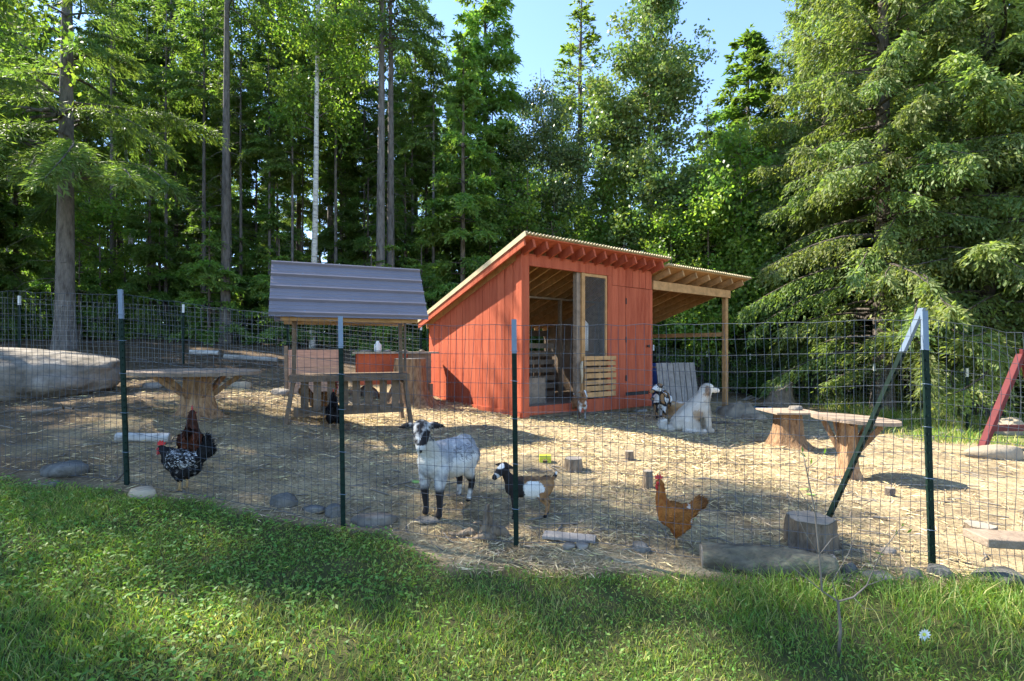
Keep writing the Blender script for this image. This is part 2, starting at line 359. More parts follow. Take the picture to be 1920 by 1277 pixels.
# inner partition: posts, slats, framed screen gate
PY = 1.25
for x in (.30, 1.02, 1.10, 1.92, 2.96): cbuild(MB().box(x - .022, x + .022, PY, PY + .07, .07, rt(PY) - .17), 'stud', 'woodold')
cbuild(MB().box(.02, 3.0, PY - .002, PY + .072, rt(PY) - .2, rt(PY) - .165), 'plate', 'woodold')
for i in range(7): cbuild(MB().box(.95, 1.72, PY - .03, PY - .008, .10 + .15 * i, .10 + .15 * i + .09), 'slat', 'woodold')
cbuild(MB().box(.08, .92, .55, .57, .07, .50), 'nest_board', 'woodold')
cbuild(MB().box(.08, .10, .57, PY - .01, .07, .50), 'nest_board', 'woodold')
fr = MB()
for a, b_ in (((.62, .85), (1.02, .85)), ((.62, 2.02), (1.02, 2.02)), ((.62, .82), (.62, 2.05)), ((1.02, .82), (1.02, 2.05)), ):
    fr.bar((a[0], PY - .09, a[1]), (b_[0], PY - .09, b_[1]), .04, .06, (0, 1, 0))
cbuild(fr, 'screen_gate_frame', 'wood')
def chicken_wire(x0, x1, z0, z1, y, name='chicken_wire', s=.04, r=.0016):
    mb = MB(); nx = int((x1 - x0) / s); nz = int((z1 - z0) / s)
    for k in range(-nz, nx + 1):
        for sg in (1, -1):
            pts = []
            for (i0) in (0, nz):
                xx = (k + i0) * s if sg > 0 else (nx - k - i0) * s
                pts.append([xx, i0 * s])
            (xa, za), (xb, zb) = pts
            if xa > xb: xa, za, xb, zb = xb, zb, xa, za
            L = x1 - x0
            if xb <= 0 or xa >= L: continue
            m_ = (zb - za) / (xb - xa)
            if xa < 0: za += m_ * (0 - xa); xa = 0
            if xb > L: zb += m_ * (L - xb); xb = L
            if xb - xa < .005: continue
            mb.tube([(x0 + xa, y, z0 + za), (x0 + xb, y, z0 + zb)], r, 3, cap=False)
    return cbuild(mb, name, 'wirefar', kind='stuff')
chicken_wire(1.29, 1.80, .82, TOPZ - .2, 0.0)
chicken_wire(.32, .60, .5, 1.9, PY + .03)
chicken_wire(.62, 1.02, .85, 2.02, PY - .09)
cbuild(MB().tube([(1.62, .35, .95), (1.62, .35, 1.42)], [.09, .09], 12).tube([(1.62, .35, 1.42), (1.62, .35, 1.5)], [.09, .02], 12), 'hanging_feeder_tube', 'white', smooth=True)
# nail heads along the side boards
for i in range(14):
    for z in (.14, .75, 1.36):
        y = (i + .5) * D_ / 14
        if z < rt(y) - .25: cbuild(MB().tube([(-.0255, y, z), (-.021, y, z)], .006, 6), 'nail_head', 'dark')
# rafters and roof
for i in range(13):
    x = .0 + i * W_ / 12
    a, b_ = Vector((x, -.27, rt(-.27) - .085)), Vector((x, D_ + .12, rt(D_ + .12) - .085))
    cbuild(MB().bar(a, (x, .02, rt(.02) - .085), .04, .135, (0, SL, 1)), 'rafter_tail', 'red')
    cbuild(MB().bar((x, .021, rt(.021) - .085), b_, .04, .135, (0, SL, 1)), 'rafter', 'wood')
def slab(x0, x1, y0, y1, dz0, dz1):
    return MB().hexa([(x0, y0, rt(y0) + dz0), (x1, y0, rt(y0) + dz0), (x1, y1, rt(y1) + dz0), (x0, y1, rt(y1) + dz0), (x0, y0, rt(y0) + dz1), (x1, y0, rt(y0) + dz1), (x1, y1, rt(y1) + dz1), (x0, y1, rt(y1) + dz1)])
cbuild(slab(-.19, W_ + .12, -.29, .03, -.017, -.001), 'eave_board', 'red')
cbuild(slab(-.19, W_ + .12, .031, D_ + .14, -.017, -.001), 'roof_deck', 'ply')
cbuild(MB().bar((-.18, -.27, rt(-.27) - .085), (-.18, D_ + .12, rt(D_ + .12) - .085), .03, .12, (0, SL, 1)), 'rake_board', 'red')
cbuild(MB().bar((-.205, -.33, rt(-.33) - .0), (-.205, D_ + .17, rt(D_ + .17) - .0), .012, .075, (0, SL, 1)), 'rake_flashing', 'tinroof')
def corrugated(x0, x1, y0, y1, dz, name, pitch=.066, amp=.015):
    nx = int((x1 - x0) / (pitch / 6)); xs_ = np.linspace(x0, x1, nx + 1)
    V = []; 
    for y in (y0, y1):
        for x in xs_: V.append((x, y, rt(y) + dz + amp * math.sin(2 * math.pi * x / pitch)))
    for y in (y0, y1):
        for x in xs_: V.append((x, y, rt(y) + dz - .014 + amp * math.sin(2 * math.pi * x / pitch)))
    m_ = nx + 1; Fq = []
    for i in range(nx):
        Fq += [(i, i + 1, m_ + i + 1, m_ + i), (2 * m_ + i, 3 * m_ + i, 3 * m_ + i + 1, 2 * m_ + i + 1), (i, 2 * m_ + i, 2 * m_ + i + 1, i + 1), (m_ + i, m_ + i + 1, 3 * m_ + i + 1, 3 * m_ + i)]
    mb = MB(); mb.add(V, Fq); return cbuild(mb, name, 'tinroof')
xw = (W_ + .35) / 4
for i in range(4): corrugated(-.2 + i * xw, -.2 + (i + 1) * xw + .04, -.33, D_ + .17, .023 + .0045 * (i % 2), 'roof_sheet')
# lean-to
LX = 5.67; dzl = -.11
for i in range(7):
    x = W_ + .2 + i * (LX + .12 - W_ - .2) / 6
    cbuild(MB().bar((x, -.27, rt(-.27) - .085 + dzl), (x, 2.62, rt(2.62) - .085 + dzl), .04, .12, (0, SL, 1)), 'lean_to_rafter', 'wood')
cbuild(slab(W_ + .125, LX + .30, -.29, 2.66, -.017 + dzl, -.004 + dzl), 'lean_to_deck', 'ply')
xw = (LX + .34 - W_ - .05) / 3
for i in range(3): corrugated(W_ + .05 + i * xw, W_ + .05 + (i + 1) * xw + .04, -.33, 2.7, .018 + dzl + .0045 * (i % 2), 'lean_to_roof_sheet')
bz = rt(0) + dzl - .15
cbuild(MB().box(W_ + .045, LX + .06, -.03, .015, bz - .17, bz - .004), 'lean_to_beam', 'wood', bevel=.004)
gl = (Vector((.16, 7.5, 0)) + Vector((.8 * LX, .6 * LX, 0))); pz = ground(gl.x, gl.y) - BZ
cbuild(MB().box(LX - .06, LX + .04, .016, .105, pz + .15, bz - .006), 'lean_to_post', 'wood', bevel=.004)
b2 = rt(2.6) + dzl - .15
cbuild(MB().box(W_ + .045, LX + .06, 2.50, 2.545, b2 - .14, b2 - .01), 'lean_to_beam', 'wood')
cbuild(MB().box(LX - .06, LX + .04, 2.546, 2.635, -.45, b2 - .02), 'lean_to_post', 'wood')
cbuild(MB().box(LX - .035, LX + .005, .106, 2.545, 1.26, 1.35), 'side_rail', 'wood')
# bearers under the floor, on stacked blocks
for y in (.12, 1.45, D_ - .15): cbuild(MB().box(.05, W_ - .05, y - .045, y + .045, -.13, -.001), 'floor_bearer', 'woodold')
Mc = wmat(coop)
for k, (x, y) in enumerate(((.25, .12), (1.5, .12), (2.8, .12), (2.8, 1.45), (2.8, D_ - .15), (.25, D_ - .15))):
    p = Mc @ Vector((x, y, 0)); g = ground(p.x, p.y); t = BZ - .125
    if t - g < .03: g = t - .12
    mb = MB(); 
    q = [Mc @ Vector((x + a * .13, y + c * .11, 0)) for a, c in ((-1, -1), (1, -1), (1, 1), (-1, 1))]
    mb.hexa([(v.x, v.y, g - .03) for v in q] + [(v.x, v.y, t) for v in q])
    tag(mb.build('support_block', M['conc']), 'grey concrete block wedged under the floor of the red coop', 'block', 'blocks under the coop')
# pier block below the lean-to post
g = ground(gl.x, gl.y); mb = MB(); c_ = Mc @ Vector((LX - .01, .06, 0)); s1, s2 = .19, .12
mb.hexa([(c_.x + a * s1, c_.y + c * s1, g - .04) for a, c in ((-1, -1), (1, -1), (1, 1), (-1, 1))] + [(c_.x + a * s2, c_.y + c * s2, g + .155) for a, c in ((-1, -1), (1, -1), (1, 1), (-1, 1))])
tag(mb.build('pier_block', M['conc'], bevel=.01), 'tapered concrete pier block under the front post of the lean-to', 'block')
# rope hanging at the door post
tag(MB().tube([Mc @ Vector((1.20, -.045, .78)), Mc @ Vector((1.17, -.055, .7)), Mc @ Vector((1.19, -.05, .55)), Mc @ Vector((1.18, -.05, .42))], [.018, .03, .022, .012], 6).build('rope', M['rope'], smooth=True), 'tangled pale rope hanging on the coop door post', 'rope')
# ------------------------------------------------------------------ stones, stumps, logs
def stone_mesh(name, sx, sy, sz, seed, flat=.35, sub=3, amp=.25, facet=0.0):
    bm = bmesh.new(); bmesh.ops.create_icosphere(bm, subdivisions=sub, radius=1); off = Vector((seed * 3.7, seed * 1.3, seed * 7.1))
    rg_ = random.Random(seed * 13 + 5); cuts = []
    for _ in range(9):
        nv = Vector((rg_.uniform(-1, 1), rg_.uniform(-1, 1), rg_.uniform(-.15, 1))).normalized(); cuts.append((nv, rg_.uniform(.58, .88)))
    for v in bm.verts:
        p = v.co.copy()
        for nv, dd in cuts:
            e_ = p.dot(nv) - dd
            if e_ > 0: p -= nv * e_ * .93
        k = 1 + amp * .5 * noise.noise(p * 1.1 + off) + amp * .5 * noise.noise(p * 2.7 + off) + amp * .2 * noise.noise(p * 7 + off)
        v.co = p * k
        if v.co.z > flat: v.co.z = flat + (v.co.z - flat) * .35
        if v.co.z < -.6: v.co.z = -.6
        v.co = Vector((v.co.x * sx, v.co.y * sy, v.co.z * sz))
    me = bpy.data.meshes.new(name); bm.to_mesh(me); bm.free()
    me.polygons.foreach_set('use_smooth', [not facet] * len(me.polygons)); return me
def stone(px, py, w, h, m, label, seed, depth=.7, rot=0, name='stone', group=None, flat=.35, sink=.25, tilt=0, sub=3, amp=.25):
    g = G(px, py); k = g.y / F; sx, sz = w * k / 2, h * k / (1 + flat)
    o = link(name, stone_mesh(name, sx, sx * depth, sz, seed, flat, sub, amp), M[m]); tag(o, label, 'rock', group)
    o.location = (g.x, g.y + sx * depth * .5, ground(g.x, g.y + sx * depth * .5) + sz * (.6 - sink)); o.rotation_euler = (tilt, 0, rot); return o
def boulder_mesh(sx, sy, sz, seed):
    bm = bmesh.new(); bmesh.ops.create_icosphere(bm, subdivisions=5, radius=1); off = Vector((seed, seed * 2, 3))
    for v in bm.verts:
        p = v.co; r = max(1e-5, math.hypot(p.x, p.y)); q = r ** .38 * (1 - .16 * max(0, -p.z) - .05 * max(0, p.z)); zz = math.copysign(abs(p.z) ** .75, p.z)
        w = Vector((p.x / r * q, p.y / r * q, zz)); k = 1 + .16 * noise.noise(p * 1.2 + off) + .05 * noise.noise(p * 3.3 + off) + .022 * noise.noise(p * 9 + off)
        w *= k; w.z += -.12 * w.x; v.co = Vector((w.x * sx, w.y * sy, w.z * sz))
    me = bpy.data.meshes.new('boulder'); bm.to_mesh(me); bm.free(); me.polygons.foreach_set('use_smooth', [True] * len(me.polygons)); return me
b_ = link('boulder', boulder_mesh(1.75, 1.0, .36, 4), M['rock']); tag(b_, 'huge flat-topped grey boulder lying in the shade behind the fence', 'rock')
b_.location = (-7.25, 6.75, ground(-7.25, 6.75) + .20); b_.rotation_euler = (R(6), R(0), R(4))
stone(108, 893, 92, 30, 'slate', 'low blue-grey stone in the dirt behind the leftmost fence section', 2, .8, .1, flat=.3)
stone(97, 913, 24, 14, 'slate', 'small round grey pebble stone near low blue-grey stone', 3)
stone(263, 935, 60, 27, 'tanrock', 'smooth tan stone at the foot of the fence post by speckled hen', 4, .7)
stone(530, 952, 55, 36, 'slate', 'angular slate chunk tilted at fence bottom between two posts', 5, .5, .3, flat=.6, amp=.45, sub=2)
stone(625, 970, 40, 30, 'slate', 'rounded grey stone beside the post with the light blue top', 6, .8)
stone(585, 960, 50, 12, 'slate', 'flat thin grey slate between two larger stones', 7, .8)
stone(700, 985, 95, 24, 'rock', 'wide flat dirt-coloured stone just behind fence near grey goat', 8, .5, flat=.2)
stone(800, 980, 58, 9, 'slate', 'thin slab of slate under the grey goat front hooves', 9, .8, flat=.1, sink=.45)
stone(1068, 1030, 26, 13, 'rock', 'little grey cobble at the lawn edge beside grey board', 12)
stone(1092, 1031, 30, 14, 'rock', 'round grey cobble touching the little cobble at the lawn edge', 13)
stone(1203, 1034, 40, 20, 'slate', 'grey-blue stone beside the feet of the orange hen', 14)
stone(1345, 1050, 60, 24, 'slate', 'slate piece against the end of the mossy log', 15, .5, .2, flat=.4, amp=.4, sub=2)
stone(1597, 1078, 34, 30, 'slate', 'dark pointed slate at the thick end of mossy log', 16, .5, amp=.45, sub=2)
stone(1668, 1040, 32, 18, 'rock', 'brown angular stone on bare dirt near the corner fence post', 17, .7, amp=.4, sub=2)
stone(1715, 1088, 44, 26, 'rock', 'grey stone at the left foot of the corner post', 18)
stone(1770, 1085, 56, 30, 'slate', 'dark grey stone at the right foot of corner post', 19, amp=.4, sub=2)
stone(1655, 1090, 60, 14, 'rock', 'flat half-buried stone between the log and the corner post', 20)
stone(1890, 1098, 110, 36, 'slate', 'broad flat slate stone in grass under the grey plank bench', 21, .6, flat=.25)
stone(1900, 815, 52, 46, 'tanrock', 'pale rounded stone beside the dark red swing frame', 22)
stone(1875, 860, 120, 34, 'tanrock', 'long low orange-tan rock ledge in the sunny right part of pen', 23, .4, flat=.25)
stone(1800, 815, 30, 15, 'rock', 'pale stone in a little pile along the right rear fence', 24, group='stones along the rear fence')
stone(1768, 818, 26, 12, 'rock', 'pale stone in a little pile along the right rear fence', 25, group='stones along the rear fence')
stone(1745, 826, 22, 12, 'tanrock', 'pale stone in a little pile along the right rear fence', 26, group='stones along the rear fence')
stone(527, 742, 44, 20, 'rock', 'pale flat rock on the straw beside the feeder stand', 27, .7)
stone(450, 728, 40, 18, 'tanrock', 'brown triangular rock behind the round table under trees', 28, amp=.4, sub=2)
stone(283, 728, 48, 16, 'rock', 'grey rock lying beyond the first fence post near boulder', 29)
stone(690, 745, 34, 34, 'rock', 'upright grey rock seen through the feeder slats', 30)
stone(722, 752, 30, 24, 'tanrock', 'tan rock seen through the feeder slats beside a grey one', 31)

def stump(name, label, base, h, r0, r1, m, flare=1.6, seed=0, lean=(0, 0), cutmat='cut', parent=None, n=30, top_tilt=0):
    rng = random.Random(seed); t = parent or thing(name, label, 'stump', base)
    lobes = [rng.uniform(.6, 1.2) for _ in range(6)]; ph = rng.uniform(0, 6)
    mb = MB(); rows = [0, .05, .13, .25, .42, .65, .85, 1]; k0 = Vector((0, 0, 0)) if parent is None else Vector((0, 0, 0))
    for q in rows:
        fl = 1 + (flare - 1) * math.exp(-q * 5.5)
        for j in range(n):
            a = 2 * math.pi * j / n
            lob = 1 + (.28 * math.exp(-q * 4) + .06) * math.sin(5 * a + ph) * lobes[j * 6 // n % 6] + rng.uniform(-.03, .03)
            r = (r0 + (r1 - r0) * q) * fl * lob
            r *= 1 + .05 * math.sin(11 * a + 3 * q + ph) + .10 * noise.noise(Vector((math.cos(a) * 2.2, math.sin(a) * 2.2, q * 1.6 + seed)))
            mb.v.append(Vector((r * math.cos(a) + lean[0] * q, r * math.sin(a) + lean[1] * q, -.06 + (h + .06) * q + (top_tilt * r * math.cos(a) if q == 1 else 0))))
    for i in range(len(rows) - 1):
        for j in range(n): mb.f.append((i * n + j, i * n + (j + 1) % n, (i + 1) * n + (j + 1) % n, (i + 1) * n + j))
    mb.f.append(tuple(range(n))[::-1])
    body = mb.build('trunk' if parent is None else 'stump', M[m], t, smooth=True, local=True)
    top = MB(); top.add([(v.x * .99, v.y * .99, v.z + .002) for v in mb.v[-n:]] + [(v.x * .97, v.y * .97, v.z + .008) for v in mb.v[-n:]],
                        [(j, (j + 1) % n, n + (j + 1) % n, n + j) for j in range(n)] + [tuple(range(n, 2 * n)), tuple(range(n))[::-1]])
    top.build('cut_face', M[cutmat], t, local=True)
    return t

def stump_at(name, label, px, py, hpx, wpx, m, **k):
    g = G(px, py); s = g.y / F; return stump(name, label, g, hpx * s, wpx * s / 2, wpx * s / 2 * .9, m, **k)
def roundboard(t, z, r, th, m, seed, off=(0, 0), tilt=(0, 0), planks=5):
    rng = random.Random(seed); w = 2 * r / planks
    for i in range(planks):
        y0, y1 = -r + i * w + .003, -r + (i + 1) * w - .003; pts = []
        N = 6
        ring = [(math.sqrt(max(0, r * r - y * y)), y) for y in np.linspace(y0, y1, N)]
        loop = ring + [(-x, y) for x, y in ring[::-1]]; dz = rng.uniform(-.002, .002)
        f = lambda x, y, zz: (x + off[0], y + off[1], zz + dz + tilt[0] * x + tilt[1] * y)
        mb = MB(); k = len(loop); mb.add([f(x, y, z) for x, y in loop] + [f(x, y, z + th) for x, y in loop],
               [tuple(range(k))[::-1], tuple(range(k, 2 * k))] + [(j, (j + 1) % k, k + (j + 1) % k, k + j) for j in range(k)])
        mb.build('tabletop_plank', M[m], t, local=True)
def stump_table(label, g, h, r, r0, m, seed, tilt, off=(0, 0), braces=5, th=.035):
    t = thing('stump_table', label, 'table', g)
    stump('x', '', g, h, r0, r0 * .9, m, 2.1, seed, parent=t)
    roundboard(t, h + .009, r, th, 'woodold', seed, off, tilt)
    for k in range(braces):
        a = 2 * math.pi * k / braces + .35
        p0 = Vector((math.cos(a) * r0 * .82, math.sin(a) * r0 * .82, h * .45)); p1 = Vector((math.cos(a) * r * .66 + off[0] * .6, math.sin(a) * r * .66 + off[1] * .6, h + .0 + tilt[0] * math.cos(a) * r * .66 + tilt[1] * math.sin(a) * r * .66 - .008))
        MB().bar(p0, p1, .042, .05).build('brace', M['cedar'], t, local=True)
    return t
g = G(372, 778); stump_table('round plank table on a flared cedar stump in the shaded left pen', g, .46, .66, .145, 'cedar', 3, (-.015, 0), (-.02, 0), 6)
g = G(1590, 897); s = g.y / F; rtab = stump_table('round plank table on a peeled cedar stump casting shadow in sunny pen', g, 105 * s, 0.39, .082, 'cedar', 8, (-.05, 0), (.10, .05), 5)
g = G(1478, 836); s = g.y / F; tt = thing('stump_table', 'short flared stump topped with a square of plywood beside sunny table', 'table', g)
stump('x', '', g, 62 * s, 26 * s, 22 * s, 'cedar', 1.8, 12, parent=tt)
MB().box(-42 * s, 42 * s, -.28, .28, 62 * s + .009, 62 * s + .03).build('tabletop', M['woodold'], tt, local=True)
o = link('stone', stone_mesh('stone', .09, .07, .055, 33), M['rock']); tag(o, 'round grey stone resting on the plywood-topped stump', 'rock'); o.location = g + Vector((.12, .05, 62 * s + .03 + .031))
stump_at('tree_stump', 'tall broken stump with spreading roots beside the red coop wall', 768, 757, 84, 62, 'cedar', flare=2.0, seed=4)
stump_at('tree_stump', 'wide sawn stump with rough bark under the slanted brace post', 1520, 1024, 52, 84, 'stumpbark', flare=1.3, seed=6)
stump_at('tree_stump', 'small barked stump standing behind the orange hen head', 1215, 915, 30, 19, 'stumpbark', flare=1.1, seed=7, n=12)
stump_at('tree_stump', 'tiny grey stump on straw in front of the coop', 1180, 862, 15, 18, 'stumpbark', flare=1.2, seed=8, n=12)
stump_at('tree_stump', 'low dark stump near the yellow block', 1075, 880, 20, 36, 'stumpbark', flare=1.2, seed=9, n=12)
stump_at('tree_stump', 'low flat stump in the sunny dirt at the right', 1838, 1000, 14, 50, 'stumpbark', flare=1.3, seed=10, n=14)
stump_at('tree_stump', 'old dark root stump mound near the light blue dish', 1462, 762, 36, 42, 'stumpbark', flare=2.0, seed=14, n=14, top_tilt=.5)
stump_at('tree_stump', 'small stump end in sunlight behind the slanted post', 1668, 930, 14, 18, 'bark', flare=1.1, seed=15, n=10)

def log(name, label, a, b2, r, m, n=20, seed=0, cut='cut', rough=.06):
    rng = random.Random(seed); a, b2 = Vector(a), Vector(b2); t = thing(name, label, 'log', (a + b2) / 2); ax = (b2 - a).normalized(); sd2 = ax.cross(Vector((0, 0, 1))).normalized(); up = sd2.cross(ax)
    rows = 30; mb = MB()
    for i in range(rows):
        q = i / (rows - 1); c0 = a.lerp(b2, q) + up * r * .12 * noise.noise(Vector((q * 3, seed, 0)))
        for j in range(n):
            an = 2 * math.pi * j / n; cs, sn = math.cos(an), math.sin(an)
            k = 1 + rough * 1.6 * noise.noise(Vector((cs * 1.5, sn * 1.5, q * 4 + seed))) + rough * 1.5 * noise.noise(Vector((cs * 5, sn * 5, q * 3 + seed))) + rough * .8 * noise.noise(Vector((cs * 9, sn * 9, q * 22 + seed)))
            mb.v.append(c0 + (sd2 * cs + up * sn) * r * k + (ax * rng.uniform(-.003, .003) if i in (0, rows - 1) else Vector()))
    for i in range(rows - 1):
        for j in range(n): mb.f.append((i * n + j, i * n + (j + 1) % n, (i + 1) * n + (j + 1) % n, (i + 1) * n + j))
    mb.f += [tuple(range(n))[::-1], tuple((rows - 1) * n + j for j in range(n))]
    mb.build('bark', M[m], t, smooth=True)
    for p, q in ((a, b2), (b2, a)):
        d = (p - q).normalized(); MB().tube([p - d * .01, p + d * .007], r * .86, n).build('cut_face', M[cut], t)
    return t
a, c = G(1330, 1072), G(1588, 1098); log('mossy_log', 'thick mossy weathered log lying along the lawn edge under fence', a + Vector((0, .12, .03)), c + Vector((0, .12, .035)), .10, 'moss', 24, 3, rough=.16)
a, c = G(218, 830), G(318, 829); log('birch_log', 'white birch log lying on the straw behind the speckled hen', a + Vector((0, 0, .045)), c + Vector((0, 0, .04)), .045, 'barkw', 12, 5)
a, c = G(356, 664), G(410, 666); log('birch_log', 'pale fallen log on the forest floor behind left fence', a + Vector((0, 0, .05)), c + Vector((0, 0, .05)), .06, 'barkw', 10, 6)
a, c = G(420, 672), G(520, 678); log('fallen_log', 'long grey fallen log at the edge of the dark forest', a + Vector((0, 0, .04)), c + Vector((0, 0, .04)), .06, 'barkc', 10, 7)
# roots and driftwood by the fence
def branchy(name, label, base, segs, m, cat):
    mb = MB()
    for pts, r in segs: mb.tube([base + Vector(p) for p in pts], [r * (1 - .7 * i / (len(pts) - 1)) for i in range(len(pts))], 7, True, .15, random.Random(len(mb.v)))
    return tag(mb.build(name, M[m], smooth=True), label, cat)
g = G(912, 1006)
branchy('driftwood_root', 'gnarled upright driftwood root in front of the goat kid', g, [([(-.02, 0, -.04), (.0, 0, .06), (.012, .01, .12), (.0, .0, .16), (.008, 0, .22)], .05), ([(-.06, 0, -.02), (-.12, .0, .035), (-.2, .01, .0), (-.26, .0, .02)], .035), ([(.0, 0, .0), (.06, 0, .05), (.12, 0, .03), (.17, .02, -.03)], .06), ([(.02, -.02, .0), (.05, .0, .06), (.075, 0, .10)], .045), ([(.05, -.03, -.02), (-.02, -.05, .02), (-.1, -.05, -.01)], .05), ([(-.01, 0, .06), (-.05, 0, .10), (-.09, 0, .09)], .018)], 'stumpbark', 'driftwood')
g = G(222, 905); branchy('dark_twig', 'short dark forked stick poking up behind the first post', g, [([(-.06, 0, -.01), (0, 0, .03), (.06, 0, .09)], .014), ([(0, 0, .02), (-.03, 0, .07)], .01)], 'bark', 'stick')
g = G(120, 775); branchy('bare_branch', 'bare grey branch on the ground before the boulder', g, [([(-.25, -.1, .02), (0, 0, .06), (.25, 0, .02)], .02), ([(0, 0, .05), (.05, -.1, .13)], .012), ([(.1, 0, .05), (.2, -.1, .1)], .012)], 'twigpale', 'branch')
g = G(1415, 752); branchy('bare_branch', 'heap of pale broken branches beside the lean-to post', g, [([(-.4, 0, .02), (0, 0, .10), (.4, .1, .02)], .03), ([(-.3, .1, .02), (-.1, 0, .15), (.1, 0, .05)], .03), ([(-.1, -.1, .02), (.2, -.05, .12), (.35, 0, .02)], .025)], 'twigpale', 'branch')
g = G(1335, 795); branchy('bare_branch', 'dark stick lying on the dirt right of the white dog', g, [([(0, 0, .02), (.25, -.05, .03), (.5, -.05, .015)], .025)], 'bark', 'branch')
g = G(300, 838); branchy('bare_branch', 'thin curled dark twig beside the birch log', g + Vector((.1, 0, .03)), [([(-.05, 0, .0), (.05, 0, .03), (.15, 0, .01)], .012), ([(0, 0, .0), (.03, 0, .06), (.07, 0, .05)], .008)], 'bark', 'branch')

# boards, bench, small things on the ground
g0, g1 = G(1020, 1018), G(1120, 1026)
MBd = MB().bar(g0 + Vector((0, .05, .035)), g1 + Vector((0, .07, .02)), .11, .022); tag(MBd.build('grey_board', M['woodgrey'], bevel=.003), 'short weathered grey board lying at the lawn edge', 'board')
g = G(1022, 866); mb = MB(); 
yt = thing('yellow_block', 'small bright yellow plastic block with a notch on the straw', 'block', g)
MB().box(-.06, .06, -.035, .035, .028, .07).build('block_top', M['yellow'], yt, local=True, bevel=.004)
for x in (-.042, .042): MB().box(x - .018, x + .018, -.033, .033, -.01, .0275).build('leg', M['yellow'], yt, local=True)
g = P(1838, 1020, 2.55); bn = thing('plank_bench', 'weathered grey plank bench end beside the corner of the fence', 'bench', (g.x, g.y, ground(g.x, g.y)))
zt = 1.5 - (1012 - HY) / F * 2.55
MB().bar((g.x, 2.58, zt), (g.x + .9, 2.50, zt - .03), .16, .045).build('seat', M['woodold'], bn, bevel=.004)
for x in (.34, .8):
    gg = ground(g.x + x, 2.56); MB().box(g.x + x - .02, g.x + x + .02, 2.48, 2.63, gg - .03, zt - .03).build('leg', M['bark'], bn)
# bits of green on the ground
for k, (px, py) in enumerate(((1295, 975), (780, 905), (1520, 930), (1508, 920))):
    g = G(px, py); o = link('cabbage_leaf', stone_mesh('cabbage_leaf', .045, .03, .012, k + 40, .3, 2, .5), M['cabbage'])
    tag(o, 'scrap of pale green leaf on the straw in the pen', 'leaf', 'green scraps on the straw'); o.location = g + Vector((0, 0, .012)); o.rotation_euler = (.2, .1, k)

# ------------------------------------------------------------------ roofed feeder stand
A = P(550, 803, 6.0); B_ = P(758, 795, 6.5); ang = math.atan2(B_.y - A.y, B_.x - A.x); fw = (B_.xy - A.xy).length
cz = (ground(A.x, A.y) + ground(B_.x, B_.y)) / 2
fd = thing('roofed_feeder', 'wooden feeder stand with slatted front and dark ribbed metal gable roof', 'feeder', ((A.x + B_.x) / 2, (A.y + B_.y) / 2, cz), ang)
def fb(mb, name, m, **k): return mb.build(name, M[m], fd, local=True, **k)
hw = fw / 2; fz = lambda z: z - cz
sh = fz(1.5 - (703 - HY) / F * 6.15); ev = fz(1.5 + (HY - 594) / F * 5.95); rd = fz(2.54)
for sx in (-1, 1):
    gx_ = Matrix.Rotation(ang, 3, 'Z') @ Vector((sx * hw, 0, 0)); gg = ground(fd.location.x + gx_.x, fd.location.y + gx_.y) - cz
    fb(MB().bar((sx * (hw + .0), .25, sh + .0), (sx * (hw - .02), .25, rd - .05), .035, .05), 'post', 'feedwood')
    fb(MB().bar((sx * (hw + .09), -.06, gg - .05), (sx * (hw - .0), -.02, sh - .047), .045, .10, (0, 1, 0)), 'leg', 'feedwood')
    fb(MB().bar((sx * (hw + .09), .58, gg - .05), (sx * (hw - .0), .54, sh - .047), .045, .10, (0, 1, 0)), 'leg', 'feedwood')
    fb(MB().bar((sx * hw, -.03, sh - .07), (sx * hw, .55, sh - .07), .04, .09), 'side_rail', 'feedwood')
    fb(MB().bar((sx * (hw - .02), -.16, ev + .0), (sx * (hw - .02), .25, rd - .035), .04, .07, (0, 0, 1)), 'rafter', 'wood')
    fb(MB().bar((sx * (hw - .02), .66, ev + .0), (sx * (hw - .02), .25, rd - .035), .04, .07, (0, 0, 1)), 'rafter', 'wood')
    fb(MB().bar((sx * (hw - .06), -.17, ev - .02), (sx * (hw - .06), .25, ev - .02), .04, .05), 'tie', 'wood')
    fb(MB().bar((sx * (hw + .0), -.05, sh + .03), (sx * (hw + .0), -.05, ev - .01), .03, .03, (0, 1, 0)), 'post', 'feedwood')
fb(MB().box(-hw - .05, hw + .05, -.10, .24, sh - .045, sh), 'shelf_board', 'feedwood', bevel=.003)
fb(MB().box(-hw - .05, hw + .05, .246, .58, sh - .045, sh - .002), 'shelf_board', 'feedwood', bevel=.003)
fb(MB().box(-hw - .045, hw + .045, -.125, -.101, sh - .075, sh - .004), 'front_rail', 'feedwood')
for i in range(8):
    x = -hw + .12 + i * (2 * hw - .24) / 7 + rr.uniform(-.015, .015); fb(MB().box(x - .045, x + .045, .01, .03, sh - .45 + rr.uniform(-.02, .02), sh - .0455), 'slat', 'feedwood')
fb(MB().box(-hw + .0, hw - .0, .031, .06, sh - .50, sh - .39), 'lower_rail', 'feedwood')
for y in (-.20, .70): fb(MB().box(-hw - .13, hw + .13, y - .02, y + .02, ev - .055, ev + .035), 'eave_beam', 'wood')
fb(MB().box(-hw - .13, hw + .13, .235, .265, rd - .11, rd - .03), 'ridge_beam', 'wood')
